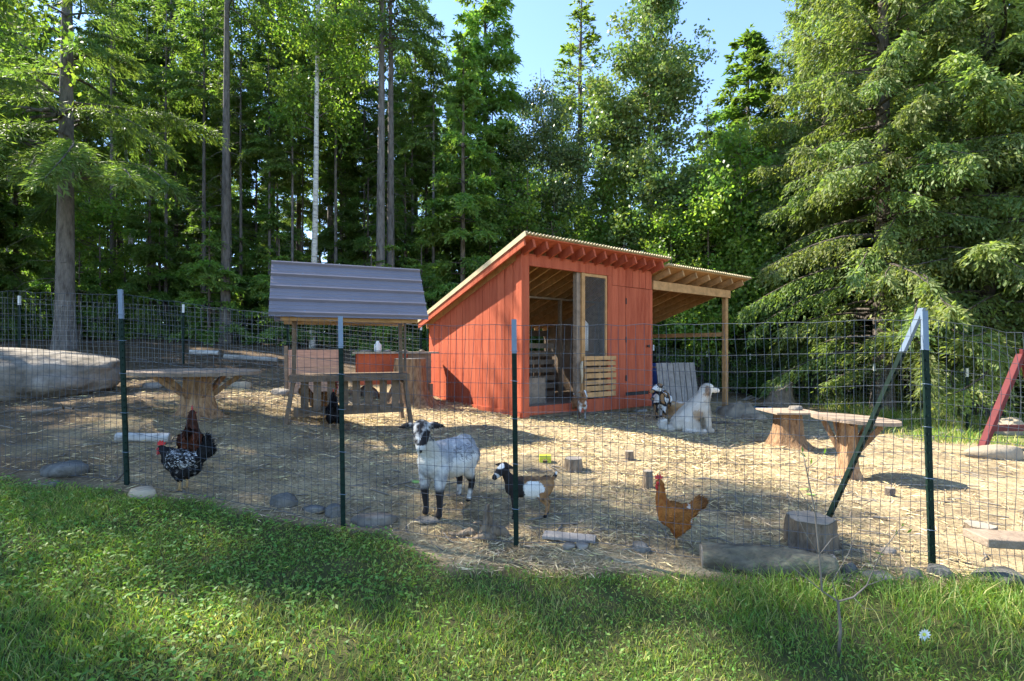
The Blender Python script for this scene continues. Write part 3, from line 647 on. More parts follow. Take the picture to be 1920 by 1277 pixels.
def ribbed(side):
    # profile along the slope, swept along x: ribs run along the ridge
    y0, y1 = (.245, -.30) if side < 0 else (.255, .80); L = math.hypot(y1 - y0, .70); dy, dz = (y1 - y0) / L, -.70 / L
    nrm = Vector((0, -dz * (1 if side < 0 else -1), abs(dy))); nrm = Vector((0, (-.70 if side < 0 else .70) / L, abs(y1 - y0) / L))
    prof = []
    for kk in range(5):
        b0 = kk * .205
        for dd, hh in ((0, 0), (.012, .032), (.03, .032), (.042, 0), (.085, .0), (.09, .005), (.10, .005), (.105, 0), (.145, 0), (.15, .005), (.16, .005), (.165, 0)):
            if b0 + dd < L: prof.append((b0 + dd, hh))
    prof.append((L, 0)); V = []
    for x in (-hw - .25, hw + .25):
        for th in (.0, -.003):
            for s_, h_ in prof: V.append(Vector((x, y0 + dy * s_, rd + .035 + dz * s_)) + nrm * (h_ + th))
    k = len(prof); Fq = []
    for i in range(k - 1): Fq += [(i, i + 1, 2 * k + i + 1, 2 * k + i), (k + i, 3 * k + i, 3 * k + i + 1, k + i + 1), (i, k + i, k + i + 1, i + 1), (2 * k + i, 2 * k + i + 1, 3 * k + i + 1, 3 * k + i)]
    Fq += [(0, 2 * k, 3 * k, k), (k - 1, 2 * k - 1, 4 * k - 1, 3 * k - 1)]
    p = MB().add(V, Fq); ro = fb(p, 'roof_panel', 'steelroof')
    if side < 0:
        for kk in range(1, 5):
            for x in (-hw + .1, 0, hw - .1):
                if kk % 2 == 0 and x == 0: continue
                c = Vector((x + rr.uniform(-.03, .03), y0 + dy * (kk * .205 - .02), rd + .035 + dz * (kk * .205 - .02))); MB().tube([c, c + nrm * .008], .009, 6).build('screw', M['ttop'], ro, local=True)
ribbed(-1); ribbed(1)

# ------------------------------------------------------------------ board bin and red hutch behind the feeder
a, c = P(537, 728, 8.0), P(642, 722, 8.3); t = thing('board_bin', 'low bin of pale horizontal boards behind the feeder stand', 'bin', (a.x, a.y, ground(a.x, a.y)), math.atan2(c.y - a.y, c.x - a.x)); L = (c.xy - a.xy).length
z0 = -.05; H_ = 1.5 - (652 - HY) / F * 8.0 - t.location.z
for i in range(5): MB().box(.03, L, -.012, .012, z0 + .02 + i * (H_ / 5) + .004, z0 + .02 + (i + 1) * (H_ / 5) - .004).build('board', mat('pale_pink_board%d' % i, (.36 + .02 * i, .25, .18), .9, .25, 6, .3, 40, (1, 1, 8)), t, local=True)
for x in (-.01, L - .02): MB().box(x - .025, x + .03, .0125, .07, z0 - .05, H_ + .03).build('post', M['woodold'], t, local=True)
for x in (.0, L - .03):
    for i in range(3): MB().box(x, x + .02, .071, .75, z0 + .02 + i * H_ / 3, z0 + .02 + (i + 1) * H_ / 3 - .01).build('board', M['woodold'], t, local=True)
a, c = P(668, 760, 8.5), P(806, 758, 8.9); t = thing('red_hutch', 'low red-orange hutch with a pale plank top beside the coop', 'hutch', (a.x, a.y, ground(a.x, a.y)), math.atan2(c.y - a.y, c.x - a.x)); L = (c.xy - a.xy).length + .15
zt = 1.5 - (660 - HY) / F * 8.5 - t.location.z
for i in range(3): MB().box(-.06, L, -.08 + i * .22, .13 + i * .22, zt - .03, zt).build('top_plank', M['cut'], t, local=True)
for i in range(3): MB().box(.02 + i * .42, .02 + (i + 1) * .42 - .008, .0, .02, zt - .56, zt - .0305).build('front_panel', M['redlight'] if i < 2 else M['woodold'], t, local=True)
MB().box(0, .02, .021, .52, zt - .56, zt - .0305).build('side_panel', M['redlight'], t, local=True)
MB().box(.0, L - .05, .50, .52, zt - .54, zt - .0305).build('back_panel', M['redlight'], t, local=True)
for x in (.04, L - .12): 
    for y in (.05, .45): MB().box(x - .03, x + .03, y - .025, y + .025, -.15, zt - .57).build('leg', M['woodold'], t, local=True)
tm = wmat(t)
jug = MB().tube([(0, 0, 0), (0, 0, .02), (0, 0, .12), (0, 0, .16), (0, 0, .19)], [.055, .065, .065, .03, .02], 12)
o = jug.build('jug', M['white'], smooth=True); o.location = tm @ Vector((.36, .1, zt)); tag(o, 'white plastic jug standing on the red hutch', 'jug')
for k, (x, sx) in enumerate(((.16, .10), (.52, .07), (.80, .08), (1.12, .06))):
    o = link('stone', stone_mesh('stone', sx, .06, .035, 50 + k), M['rock']); o.location = tm @ Vector((x, .08, zt + .019)); o.rotation_euler.z = ang; tag(o, 'flat grey stone weighing down the plank top of the red hutch', 'rock', 'stones on the hutch')

# ------------------------------------------------------------------ pallet, barrel, tarp, dish by the lean-to
a, c = P(1238, 752, 10.2), P(1312, 748, 10.6); t = thing('wooden_pallet', 'grey wooden pallet leaning upright under the lean-to', 'pallet', (a.x, a.y, ground(a.x, a.y)), math.atan2(c.y - a.y, c.x - a.x)); L = (c.xy - a.xy).length; H_ = 1.5 - (680 - HY) / F * 10.2 - t.location.z
for i in range(7):
    x = i * L / 7; MB().hexa([(x + .01, 0, .0), (x + L / 7 - .012, 0, .0), (x + L / 7 - .012, .02, .0), (x + .01, .02, .0)] + [(x + .01, .14, H_ - rr.uniform(0, .05)), (x + L / 7 - .012, .14, H_ - rr.uniform(0, .02)), (x + L / 7 - .012, .16, H_ - .01), (x + .01, .16, H_ - .01)]).build('slat', M['woodgrey'], t, local=True)
for z in (.08, H_ / 2, H_ - .1): MB().box(0, L, .16 * z / H_ + .005 + .016, .16 * z / H_ + .10, z - .02, z + .02).build('stringer', M['woodgrey'], t, local=True)
g = at(1236, 11.3); b2 = thing('blue_barrel', 'blue plastic barrel half hidden behind the grey pallet', 'barrel', g)
MB().tube([(0, 0, 0), (0, 0, .04), (0, 0, .3), (0, 0, .34), (0, 0, .62), (0, 0, .66), (0, 0, .9), (0, 0, .94)], [.25, .27, .29, .30, .30, .29, .27, .25], 18).build('drum', M['blue'], b2, smooth=True, local=True)
MB().tube([(0, 0, .9401), (0, 0, .965)], .26, 18).build('lid', M['black'], b2, local=True)
g = at(1385, 10.4); bm = bmesh.new(); bmesh.ops.create_grid(bm, x_segments=18, y_segments=14, size=1)
for v in bm.verts:
    x, y = v.co.x, v.co.y; e = max(0, 1 - x * x) ** .6 * max(0, 1 - y * y) ** .6
    v.co = Vector((x * .45, y * .3, -.02 + .30 * e * (1 + .35 * noise.noise(Vector((x * 3, y * 3, 4)))) + .03 * noise.noise(Vector((x * 9, y * 9, 1)))))
me = bpy.data.meshes.new('tarp'); bm.to_mesh(me); bm.free(); me.polygons.foreach_set('use_smooth', [True] * len(me.polygons))
o = link('tarp', me, M['tarp']); o.location = g; tag(o, 'crumpled pale grey tarp heaped behind the lean-to post', 'tarp')
g = at(1430, 12.2); o = MB().tube([(0, 0, 0), (0, 0, .01), (0, 0, .10), (0, 0, .10), (0, 0, .03)], [.14, .16, .2, .17, .14], 16).build('water_dish', M['lblue'], smooth=True); o.location = g; tag(o, 'light blue plastic dish on the ground near the rear fence', 'dish')
g = at(1415, 9.6); o = link('cloth_sack', stone_mesh('cloth_sack', .24, .16, .13, 61, .6, 3, .35), M['tarp']); o.location = g + Vector((0, 0, .06)); tag(o, 'crumpled pale sack on the dirt beside the dark root stump', 'sack')

# ------------------------------------------------------------------ dark red swing frame at the right
f1 = at(1840, 7.8); t = thing('swing_frame', 'dark red painted timber swing frame with slanted legs', 'swing', f1)
top = P(1914, 666, f1.y + .3); f2 = Vector((top.x + .85, f1.y + .8, ground(top.x + .85, f1.y + .8)))
MB().bar(f1 + Vector((0, 0, -.04)), top, .09, .09).build('leg', M['swing'], t, bevel=.004)
MB().bar(f2 + Vector((0, 0, -.04)), top + Vector((.06, .0, -.01)), .09, .09).build('leg', M['swing'], t, bevel=.004)
q = f1.lerp(top, .2); q2 = f2.lerp(top, .2); MB().bar(q, q2, .05, .10).build('cross_bar', M['swing'], t, bevel=.004)
MB().bar(top + Vector((-.02, -.02, .05)), top + Vector((2.4, -1.2, .05)), .10, .10).build('top_beam', M['swing'], t, bevel=.004)
e2 = top + Vector((2.3, -1.15, 0)); 
for dx, dy in ((-.35, -.5), (.4, .5)):
    MB().bar((e2.x + dx, e2.y + dy, ground(e2.x + dx, e2.y + dy) - .04), e2, .085, .085).build('leg', M['swing'], t)
# ------------------------------------------------------------------ wire fences
def tpost(base, h, lean=(0, 0), topm='ttop', topfrac=.15, name='post', parent=None, rot=0, scale=1.0, green='tgreen', studs=True):
    """steel T-post: flange + stem, painted top, studs"""
    def prof(z0, z1, s):
        mb = MB(); w, th, st = .034 * s, .006 * s, .034 * s
        ring = [(-w / 2, 0), (w / 2, 0), (w / 2, th), (th / 2, th), (th / 2, st), (-th / 2, st), (-th / 2, th), (-w / 2, th)]
        c, sn = math.cos(rot), math.sin(rot)
        def tr(x, y, z): return (base[0] + x * c - y * sn + lean[0] * z / h, base[1] + x * sn + y * c + lean[1] * z / h, base[2] + z)
        k = len(ring); mb.add([tr(x, y, z0) for x, y in ring] + [tr(x, y, z1) for x, y in ring], [(i, (i + 1) % k, k + (i + 1) % k, k + i) for i in range(k)] + [(0, 1, 2, 3, 6, 7)[::-1], (3, 4, 5, 6)[::-1], (k, k + 1, k + 2, k + 3, k + 6, k + 7), (k + 3, k + 4, k + 5, k + 6)])
        return mb, tr
    s = scale; mb, tr = prof(-.12, h * (1 - topfrac), s)
    if studs:
        z = .1
        while z < h * (1 - topfrac) - .02:
            x0, x1, y0, y1 = -.008, .008, -.008, .001
            mb.hexa([tr(x0, y0, z), tr(x1, y0, z), tr(x1, y1, z), tr(x0, y1, z), tr(x0, y0, z + .012), tr(x1, y0, z + .012), tr(x1, y1, z + .012), tr(x0, y1, z + .012)]); z += .054
    o = mb.build(name, M[green], parent)
    mt, tr = prof(h * (1 - topfrac), h, s); tp = mt.build('painted_top', M[topm], o)
    return o

def wire_span(a, b2, h0, h1, parent, r=.0016, vs=.0508, hs=.1016, seed=0, knots=True, m='wire', sag=0.0, bulge=.02, sides=3, rows=15):
    """2 x 4 inch woven mesh from ground point a to b2; heights h0, h1"""
    rng = random.Random(seed); a, b2 = Vector(a), Vector(b2); L = (b2.xy - a.xy).length; nv = max(2, int(L / vs)); ph = rng.uniform(0, 9)
    nrm = Vector((-(b2 - a).y, (b2 - a).x, 0)).normalized()
    def pt(q, k):                      # q along 0..1, k row 0..rows
        p = a.lerp(b2, q); g = ground(p.x, p.y); g = g if h0 else p.z
        H = h0 + (h1 - h0) * q - sag * math.sin(math.pi * q); f = k / rows
        top = p.z + H; z = (g + .02) + (top - g - .02) * f
        wob = bulge * noise.noise(Vector((q * L * 1.6 + ph, f * 2.2, ph))) + (.02 * noise.noise(Vector((q * L * 6 + ph, 3, f))) if k >= rows - 1 else 0)
        sh = (.018 * noise.noise(Vector((q * L * 2.1, f * 3 + ph, 1)))) + .010 * f * f * noise.noise(Vector((q * L * 5, ph, 7))) * 3
        dz = .012 * noise.noise(Vector((q * L * 1.1 + 5, f * 4, ph))) + (.012 * noise.noise(Vector((q * L * 8, 1, ph))) if k == rows else 0)
        ed = min(1, min(q, 1 - q) * L / .15)
        return p * 0 + Vector((p.x, p.y, z + dz * ed)) + nrm * wob * ed + (b2 - a).normalized() * sh * ed
    V = [pt(i / nv, k) for i in range(nv + 1) for k in range(rows + 1)]
    mb = MB(); row = lambda k: [V[i * (rows + 1) + k] for i in range(nv + 1)]
    for k in range(rows + 1): mb.tube(row(k), r * (1.35 if k in (0, rows) else 1), sides, cap=False)
    for i in range(nv + 1): mb.tube(V[i * (rows + 1):(i + 1) * (rows + 1)], r, sides, cap=False)
    if knots:
        s = r * 1.9
        for i in range(nv + 1):
            for k in range(1, rows):
                c = V[i * (rows + 1) + k]; mb.add([c + Vector(v) * s for v in ((1.3, 0, 0), (-1.3, 0, 0), (0, 1, 0), (0, -1, 0), (0, 0, 1.4), (0, 0, -1.4))], [(0, 2, 4), (2, 1, 4), (1, 3, 4), (3, 0, 4), (2, 0, 5), (1, 2, 5), (3, 1, 5), (0, 3, 5)])
    return mb.build('wire_mesh', M[m], parent, kind='stuff')

pts = [Vector((x, y, ground(x, y))) for x, y, z in FB]
fn = thing('wire_fence', 'front fence of woven wire mesh on green steel posts between lawn and pen', 'fence', pts[3])
tops = [1.46, 1.47, 1.49, 1.49, 1.50, 1.10]
for i in range(5):
    wire_span(pts[i], pts[i + 1], tops[i] - .02, (tops[i + 1] - .02) if i < 4 else 1.15, fn, seed=i, bulge=.02 if i < 4 else .07, sag=.01)
LEAN = [(0, 0), (-.05, .0), (-.02, 0), (-.015, 0), (-.04, .01), (0, 0)]
for i in range(5):
    p = pts[i] + Vector((0, -.02, 0)); tpost(p, tops[i] + (.02 if i != 4 else .03), (LEAN[i][0], LEAN[i][1]), parent=fn, scale=.98)
# slanted brace of the corner post
bt = pts[4] + Vector((.0, .04, 1.55)); bb = G(1543, 1003)
dv = bt - bb
o = tpost(bb, dv.z, (dv.x, dv.y), parent=fn, name='brace_post', topfrac=.17, scale=1.0, rot=.4)
for z in (.25, .55, .85, 1.1, 1.3):     # wire ties on the posts
    for i in (1, 2, 3, 4):
        p = pts[i] + Vector((LEAN[i][0] * z / 1.5, LEAN[i][1] * z / 1.5 - .024, z)); MB().tube([p + Vector((-.025, .02, 0)), p + Vector((-.02, -.004, .002)), p + Vector((.02, -.004, -.002)), p + Vector((.025, .02, 0))], .0018, 4).build('wire_tie', M['ttop'], fn)

def rear_fence(label, line, hs, spacing=2.6, topm='ttopw', green='tgreen', seed=0, r=.0019, rows=12, name='wire_fence', posts=None, vs=.1016):
    P3 = [Vector((x, y, ground(x, y))) for x, y in line]; t = thing(name, label, 'fence', P3[0])
    for i in range(len(P3) - 1):
        wire_span(P3[i], P3[i + 1], hs, hs, t, r=r, vs=vs, seed=seed + i, knots=False, m='wirefar', rows=rows, bulge=.04)
    for i, p in enumerate(P3): tpost(p + Vector((0, -.03, 0)), hs + .05, parent=t, topm=topm, scale=1.3, green=green if i % 3 else green, studs=False, topfrac=.14)
    return t
g = lambda px, d: ((px - CX) / F * d, d)
rear_fence('rear wire fence along the shady forest edge on the left', [g(-420, 7.5), g(38, 9.6), g(345, 10.5), g(540, 11.6), g(640, 12.4), g(790, 12.6)], 1.2, seed=20)
rear_fence('sunny wire fence behind the dirt yard at the right forest edge', [g(1225, 15.6), g(1325, 15.8), g(1406, 16), g(1520, 14.8), g(1638, 12.6), g(1812, 10.6), g(2050, 9.0)], 1.25, seed=40, green='tgreen')
# ------------------------------------------------------------------ trees
def tubes_np(paths, radii, n=4):
    """paths (B,K,3), radii (B,K) -> verts, quads"""
    Bn, K, _ = paths.shape; T = np.gradient(paths, axis=1); T = unit(T)
    ref = np.where(np.abs(T[..., 2:3]) > .85, np.array([1., 0, 0]), np.array([0, 0, 1.])); A = unit(np.cross(T, ref)); Bv = np.cross(A, T)
    an = np.arange(n) * 2 * np.pi / n
    V = paths[:, :, None, :] + radii[:, :, None, None] * (A[:, :, None, :] * np.cos(an)[None, None, :, None] + Bv[:, :, None, :] * np.sin(an)[None, None, :, None])
    idx = np.arange(Bn * K * n).reshape(Bn, K, n); nx = np.roll(idx, -1, 2)
    Q = np.stack([idx[:, :-1], nx[:, :-1], nx[:, 1:], idx[:, 1:]], -1).reshape(-1, 4)
    return V.reshape(-1, 3), Q
def leaf_col(rs, n, k=.3, hue=.12):
    b = rs.uniform(1 - k, 1 + k, (n, 1)); c = np.ones((n, 3)) * b; c[:, 0] *= rs.uniform(1 - hue, 1 + 2 * hue, n); c[:, 2] *= rs.uniform(1 - hue, 1 + hue, n); return c

TREE = {}
def conifer(key, seed, H, cb, Rm, N, nbr, barkm, leafm, r0=.16, prof='cone', rise=.15, droop=.45, bl=.5, ll=.16, lw=.05, hang=.3, dead=40, sparse=0.0, gap=None, whorl=True, fill=1.0, tip=0.0):
    rs = np.random.RandomState(seed)
    # trunk
    K = 14; zt = np.linspace(-.25, H, K); wob = np.cumsum(rs.normal(0, .012 * H / 14, (K, 2)), 0) * np.linspace(0, 1, K)[:, None]
    tp = np.concatenate([wob, zt[:, None]], 1)[None]; tr = (r0 * (1 - np.linspace(0, 1, K)) ** .8 + .012)[None]; tr[0, 0] *= 1.45; tr[0, 1] *= 1.0
    Vt, Qt = tubes_np(tp, tr, 10)
    axis = lambda h: np.stack([np.interp(h, zt, tp[0, :, 0]), np.interp(h, zt, tp[0, :, 1]), h], 1)
    # branches
    t = np.sort(rs.uniform(0, 1, nbr)) ** .9
    if whorl: t = np.round(t * nbr / 4.5) / (nbr / 4.5) + rs.normal(0, .006, nbr)
    t = np.clip(t, 0, .995)
    h = H * (cb + (1 - cb) * t); az = rs.uniform(0, 2 * np.pi, nbr)
    p = {'cone': (1 - t) ** .75, 'col': (1 - t) ** .5 * (.55 + .45 * np.minimum(1, t * 5)), 'egg': np.sin(np.pi * np.clip(t * .82 + .16, 0, 1)) ** .7, 'full': (1 - t) ** .6, 'spire': (1 - t) ** 1.3 * np.where(t > .44, .22, 1)}[prof]
    L = Rm * p * rs.uniform(.62, 1.12, nbr) + .12
    if sparse: L *= np.where(rs.uniform(0, 1, nbr) < sparse, rs.uniform(.2, .5, nbr), 1)
    out = np.stack([np.cos(az), np.sin(az), np.zeros(nbr)], 1); side = np.stack([-np.sin(az), np.cos(az), np.zeros(nbr)], 1)
    ris = rise * rs.uniform(.5, 1.5, nbr) + .35 * t ** 2; dr = droop * rs.uniform(.7, 1.3, nbr) * (1 - .75 * t)
    base = axis(h)
    curve = lambda b, s: base[b] + out[b] * (L[b] * s * (1 - .10 * s))[:, None] + side[b] * (L[b] * .10 * np.sin(s * 3 + b))[:, None] + np.array([0, 0, 1.]) * (L[b] * (ris[b] * s - dr[b] * s ** 2 + tip * s ** 4))[:, None]
    S = np.linspace(0, 1, 6); bi = np.repeat(np.arange(nbr), 6); pth = curve(bi, np.tile(S, nbr)).reshape(nbr, 6, 3)
    rad = (.010 + .011 * L)[:, None] * (1 - .85 * S)[None]
    Vb, Qb = tubes_np(pth, rad, 3)
    # dead lower twigs
    if dead:
        hd = rs.uniform(.06, max(cb, .1) + .1, dead) * H; ad = rs.uniform(0, 2 * np.pi, dead); Ld = rs.uniform(.2, .9, dead) * min(1.3, Rm * .6)
        s4 = np.linspace(0, 1, 4); bd = axis(hd); od = np.stack([np.cos(ad), np.sin(ad), rs.uniform(-.35, .2, dead)], 1)
        pd = bd[:, None] + od[:, None] * (Ld[:, None] * s4)[..., None]; pd[:, 1:] += rs.normal(0, .05, (dead, 3, 3)); pd[..., 2] -= (Ld[:, None] * s4 ** 2 * .3)
        Vd, Qd = tubes_np(pd, np.repeat((.009 * (1 - .8 * s4))[None], dead, 0), 3); Qb = np.concatenate([Qb, Qd + len(Vb)]); Vb = np.concatenate([Vb, Vd])
    # foliage: branchlets along each branch, leaf sprays along each branchlet
    w = L ** 1.5; w /= w.sum(); per = 6; nb = N // per
    b = rs.choice(nbr, nb, p=w); s = rs.uniform(.12, 1, nb) ** .75
    sg = np.where(rs.uniform(0, 1, nb) < .5, -1., 1.)
    pos = curve(b, s); tan = unit(curve(b, np.minimum(1.02, s + .03)) - curve(b, s - .03))
    sd_ = unit(np.cross(tan, np.array([0, 0, 1.]))) * sg[:, None]
    bd_ = unit(sd_ * rs.uniform(.5, 1.0, (nb, 1)) + tan * rs.uniform(.35, 1.0, (nb, 1)) + np.array([0, 0, -1.]) * (hang * rs.uniform(.2, 1.6, (nb, 1))) + rs.normal(0, .15, (nb, 3)))
    blen = bl * (1 - .55 * s) * rs.uniform(.5, 1.25, nb) * np.clip(L[b] / (.5 * Rm), .35, 1.15)
    q = (np.arange(per) + .5) / per; q = q[None] + rs.uniform(-.08, .08, (nb, per))
    C = pos[:, None] + bd_[:, None] * (blen[:, None] * q)[..., None]; C[..., 2] -= (blen[:, None] * q ** 2 * hang * .6)
    C = C.reshape(-1, 3); nl = len(C)
    D = np.repeat(bd_, per, 0) + rs.normal(0, .45, (nl, 3)); D[:, 2] -= hang * .5
    Nn = np.array([0, 0, 1.]) * (1 - .55 * min(1, hang)) + rs.normal(0, .45 + .35 * min(1, hang), (nl, 3))
    V, Q = leaf_quads(C, D, Nn, ll * rs.uniform(.6, 1.35, nl), lw * rs.uniform(.6, 1.4, nl))
    cb_ = leaf_col(rs, nbr, .22, .08)[b]; cc = np.repeat(cb_, per, 0) * leaf_col(rs, nl, .22, .08)
    TREE[key] = dict(H=H, wood=np_mesh(key + '_trunk', Vt, Qt, smooth=True), limb=np_mesh(key + '_branches', Vb, Qb, smooth=True), leaf=np_mesh(key + '_crown', V, Q, np.repeat(cc, 4, 0)), bark=barkm, leafm=leafm)

def broadleaf(key, seed, H, cb, Rm, N, barkm, leafm, r0=.12, nlimb=26, ll=.10, lw=.08, clump=.42, up=.7, stems=1, prof='egg'):
    rs = np.random.RandomState(seed); Vt = []; Qt = []; o = 0; axs = []
    for k in range(stems):
        K = 12; zt = np.linspace(-.2, H * (1 - .08 * k), K); lean = rs.normal(0, .03 + .03 * (stems > 1), 2); wob = np.cumsum(rs.normal(0, .012 * H / 12, (K, 2)), 0) + np.outer(zt, lean) + (rs.normal(0, .12, 2) if stems > 1 else 0)
        tp = np.concatenate([wob, zt[:, None]], 1)[None]; tr = (r0 * (1 - np.linspace(0, 1, K)) ** .7 + .01)[None]; v, q = tubes_np(tp, tr, 9); Vt.append(v); Qt.append(q + o); o += len(v); axs.append((zt, tp[0]))
    nb = nlimb * stems; st = rs.randint(0, stems, nb); t = rs.uniform(0, 1, nb); h = H * (cb + (.97 - cb) * t) * np.where(st > 0, .92, 1)
    base = np.array([[np.interp(hh, axs[k][0], axs[k][1][:, 0]), np.interp(hh, axs[k][0], axs[k][1][:, 1]), hh] for hh, k in zip(h, st)])
    az = rs.uniform(0, 2 * np.pi, nb); pf = np.sin(np.pi * np.clip(t * .8 + .17, 0, 1)) ** .8; L = Rm * pf * rs.uniform(.6, 1.15, nb) + .2
    out = np.stack([np.cos(az), np.sin(az), up * rs.uniform(.4, 1.4, nb)], 1)
    S = np.linspace(0, 1, 5); pth = base[:, None] + out[:, None] * (L[:, None] * S)[..., None]; pth[..., 2] -= (L[:, None] * S ** 2 * .35); pth[:, 1:] += rs.normal(0, .05, (nb, 4, 3)) * L[:, None, None]
    Vb, Qb = tubes_np(pth, (.008 + .010 * L)[:, None] * (1 - .85 * S)[None], 4)
    nc = max(40, N // 45); b = rs.choice(nb, nc, p=L / L.sum()); s = rs.uniform(.25, 1.05, nc); k0 = np.clip((s * 4).astype(int), 0, 3); fr = s * 4 - k0
    cc = pth[b, k0] * (1 - fr)[:, None] + pth[b, k0 + 1] * fr[:, None] + rs.normal(0, .16, (nc, 3)) * np.maximum(.4, L[b])[:, None]
    per = N // nc; C = (cc[:, None] + rs.normal(0, 1, (nc, per, 3)) * clump * np.array([.6, .6, .5]) * rs.uniform(.5, 1.1, (nc, 1, 1))).reshape(-1, 3); nl = len(C)
    D = rs.normal(0, 1, (nl, 3)) + np.array([0, 0, -.7]); Nn = rs.normal(0, 1, (nl, 3)) + np.array([0, 0, .8])
    V, Q = leaf_quads(C, D, Nn, ll * rs.uniform(.6, 1.3, nl), lw * rs.uniform(.6, 1.3, nl), .1)
    col = np.repeat(leaf_col(rs, nc, .2, .1), per, 0) * leaf_col(rs, nl, .25, .1)
    TREE[key] = dict(H=H, wood=np_mesh(key + '_trunk', np.concatenate(Vt), np.concatenate(Qt), smooth=True), limb=np_mesh(key + '_branches', Vb, Qb, smooth=True), leaf=np_mesh(key + '_crown', V, Q, np.repeat(col, 4, 0)), bark=barkm, leafm=leafm)

conifer('left_spruce', 1, 13.5, .30, 4.0, 52000, 90, 'barkg', 'fircol', r0=.19, rise=.12, droop=.42, bl=.7, ll=.15, lw=.024, hang=.35, dead=26, prof='spire')
conifer('tall_fir', 2, 22, .42, 2.0, 21000, 110, 'barkg', 'fircol', r0=.16, rise=.1, droop=.4, bl=.65, ll=.19, lw=.055, hang=.3, dead=50, sparse=.2)
conifer('tall_fir_b', 3, 22, .30, 2.3, 25000, 120, 'bark', 'fircol', r0=.17, rise=.05, droop=.35, bl=.65, ll=.19, lw=.055, hang=.25, dead=40, sparse=.15)
conifer('hemlock', 4, 13, .06, 2.3, 52000, 190, 'bark', 'hemcol', r0=.11, rise=.15, droop=.5, bl=.6, ll=.17, lw=.06, hang=.3, dead=14)
conifer('hemlock_b', 5, 11, .04, 2.0, 36000, 110, 'bark', 'hemcol', r0=.10, rise=.2, droop=.55, bl=.6, ll=.16, lw=.06, hang=.35, dead=10)
conifer('cedar', 6, 17, .09, 3.6, 150000, 290, 'bark', 'cedcol', r0=.22, prof='full', rise=.22, droop=.62, bl=.62, ll=.12, lw=.042, hang=.8, dead=10, tip=.12)
conifer('cedar_b', 7, 16, .08, 3.4, 140000, 280, 'bark', 'cedcol', r0=.2, prof='full', rise=.15, droop=.5, bl=.62, ll=.12, lw=.042, hang=.65, dead=10, tip=.15)
conifer('larch', 8, 21, .22, 1.5, 26000, 190, 'bark', 'larchcol', r0=.13, prof='cone', rise=.2, droop=.25, bl=.4, ll=.12, lw=.045, hang=.15, dead=40)
conifer('thin_larch', 9, 20, .30, 1.7, 9000, 150, 'bark', 'larchcol', r0=.12, prof='cone', rise=.1, droop=.2, bl=.3, ll=.10, lw=.03, hang=.1, dead=40)
broadleaf('birch', 10, 15, .38, 1.7, 16000, 'barkw', 'leafcol', r0=.085, nlimb=34, ll=.10, lw=.08)
broadleaf('birch_clump', 11, 11.5, .30, 1.7, 30000, 'barkw', 'cottoncol', r0=.06, nlimb=18, ll=.10, lw=.08, stems=3)
broadleaf('cottonwood', 12, 17, .30, 2.2, 42000, 'barkc', 'cottoncol', r0=.14, nlimb=80, ll=.14, lw=.115, up=.8, clump=.38)
broadleaf('alder', 13, 7, .12, 1.6, 14000, 'twig', 'leafcol', r0=.04, nlimb=18, ll=.11, lw=.09, stems=3, clump=.4)
conifer('sapling', 14, 4.2, .03, 1.25, 11000, 60, 'bark', 'hemcol', r0=.04, rise=.15, droop=.4, bl=.45, ll=.14, lw=.05, hang=.25, dead=0)
conifer('pole_tree', 15, 15, .62, 1.2, 7000, 60, 'barkg', 'fircol', r0=.065, rise=.1, droop=.4, bl=.5, ll=.17, lw=.05, hang=.3, dead=70, sparse=.2)

conifer('high_fir', 16, 16.5, .64, 2.3, 9000, 60, 'barkg', 'fircol', r0=.17, prof='full', rise=.1, droop=.4, bl=.6, ll=.17, lw=.045, hang=.3, dead=70)
TOT = [0]
def plant(key, px, d, ytop=None, h=None, wide=1.0, rot=None, label=None, group=None, name=None, xy=None, lean=0):
    T = TREE[key]; x, y = xy if xy else ((px - CX) / F * d, d); z = ground(x, y)
    if ytop is not None: h = (EYE - (ytop - HY) / F * y) - z
    k = h / T['H']; rs = random.Random(int(x * 977 + y * 331))
    t = thing(name or 'tree', label, 'tree', (x, y, z - .03), rs.uniform(0, 6.28) if rot is None else rot, group)
    if key in ('hemlock', 'hemlock_b'): wide *= .85
    t.scale = (wide * max(.6, k ** .6), wide * max(.6, k ** .6), k); t.rotation_euler.x = lean
    wd = T['wood']; 
    for nm, me, mm in (('trunk', T['wood'], T['bark']), ('branches', T['limb'], T['bark'] if T['bark'] not in ('barkw', 'barkc') else 'twig'), ('crown', T['leaf'], T['leafm'])):
        link(nm, me, M[mm], t, kind='stuff' if nm == 'branches' else None)
    TOT[0] += 1; return t
# trees one can single out
plant('left_spruce', 122, 11.75, h=13.5, rot=.6, name='spruce_tree', label='big grey-barked spruce with long drooping boughs behind the boulder')
plant('high_fir', 423, 15.6, h=16.5, wide=.82, rot=4, name='fir_tree', label='straight grey fir trunk rising behind the left round table')
plant('birch', 586, 15.8, h=17, rot=1, name='birch_tree', label='single white-trunked birch behind the feeder roof')
plant('high_fir', 713, 16.4, h=16, wide=1.0, name='fir_tree', label='thick grey fir trunk, left one of a touching pair behind the feeder')
plant('high_fir', 732, 16.7, h=15.5, wide=.92, rot=2, name='fir_tree', label='thick grey fir trunk, right one of a touching pair behind the feeder')
plant('birch_clump', 1022, 19, ytop=95, name='birch_tree', wide=.82, label='clump of slim white birch stems just behind the coop roof peak')
plant('cottonwood', 1212, 17.5, ytop=-60, name='cottonwood_tree', wide=.95, label='tall leafy cottonwood with pale trunk right behind the coop roof')
plant('larch', 1083, 23, ytop=-15, name='larch_tree', wide=1.9, label='narrow pointed larch between birch clump and cottonwood')
plant('thin_larch', 1492, 19, ytop=-120, name='larch_tree', wide=1.1, label='nearly bare larch with thin spreading twigs before open sky')
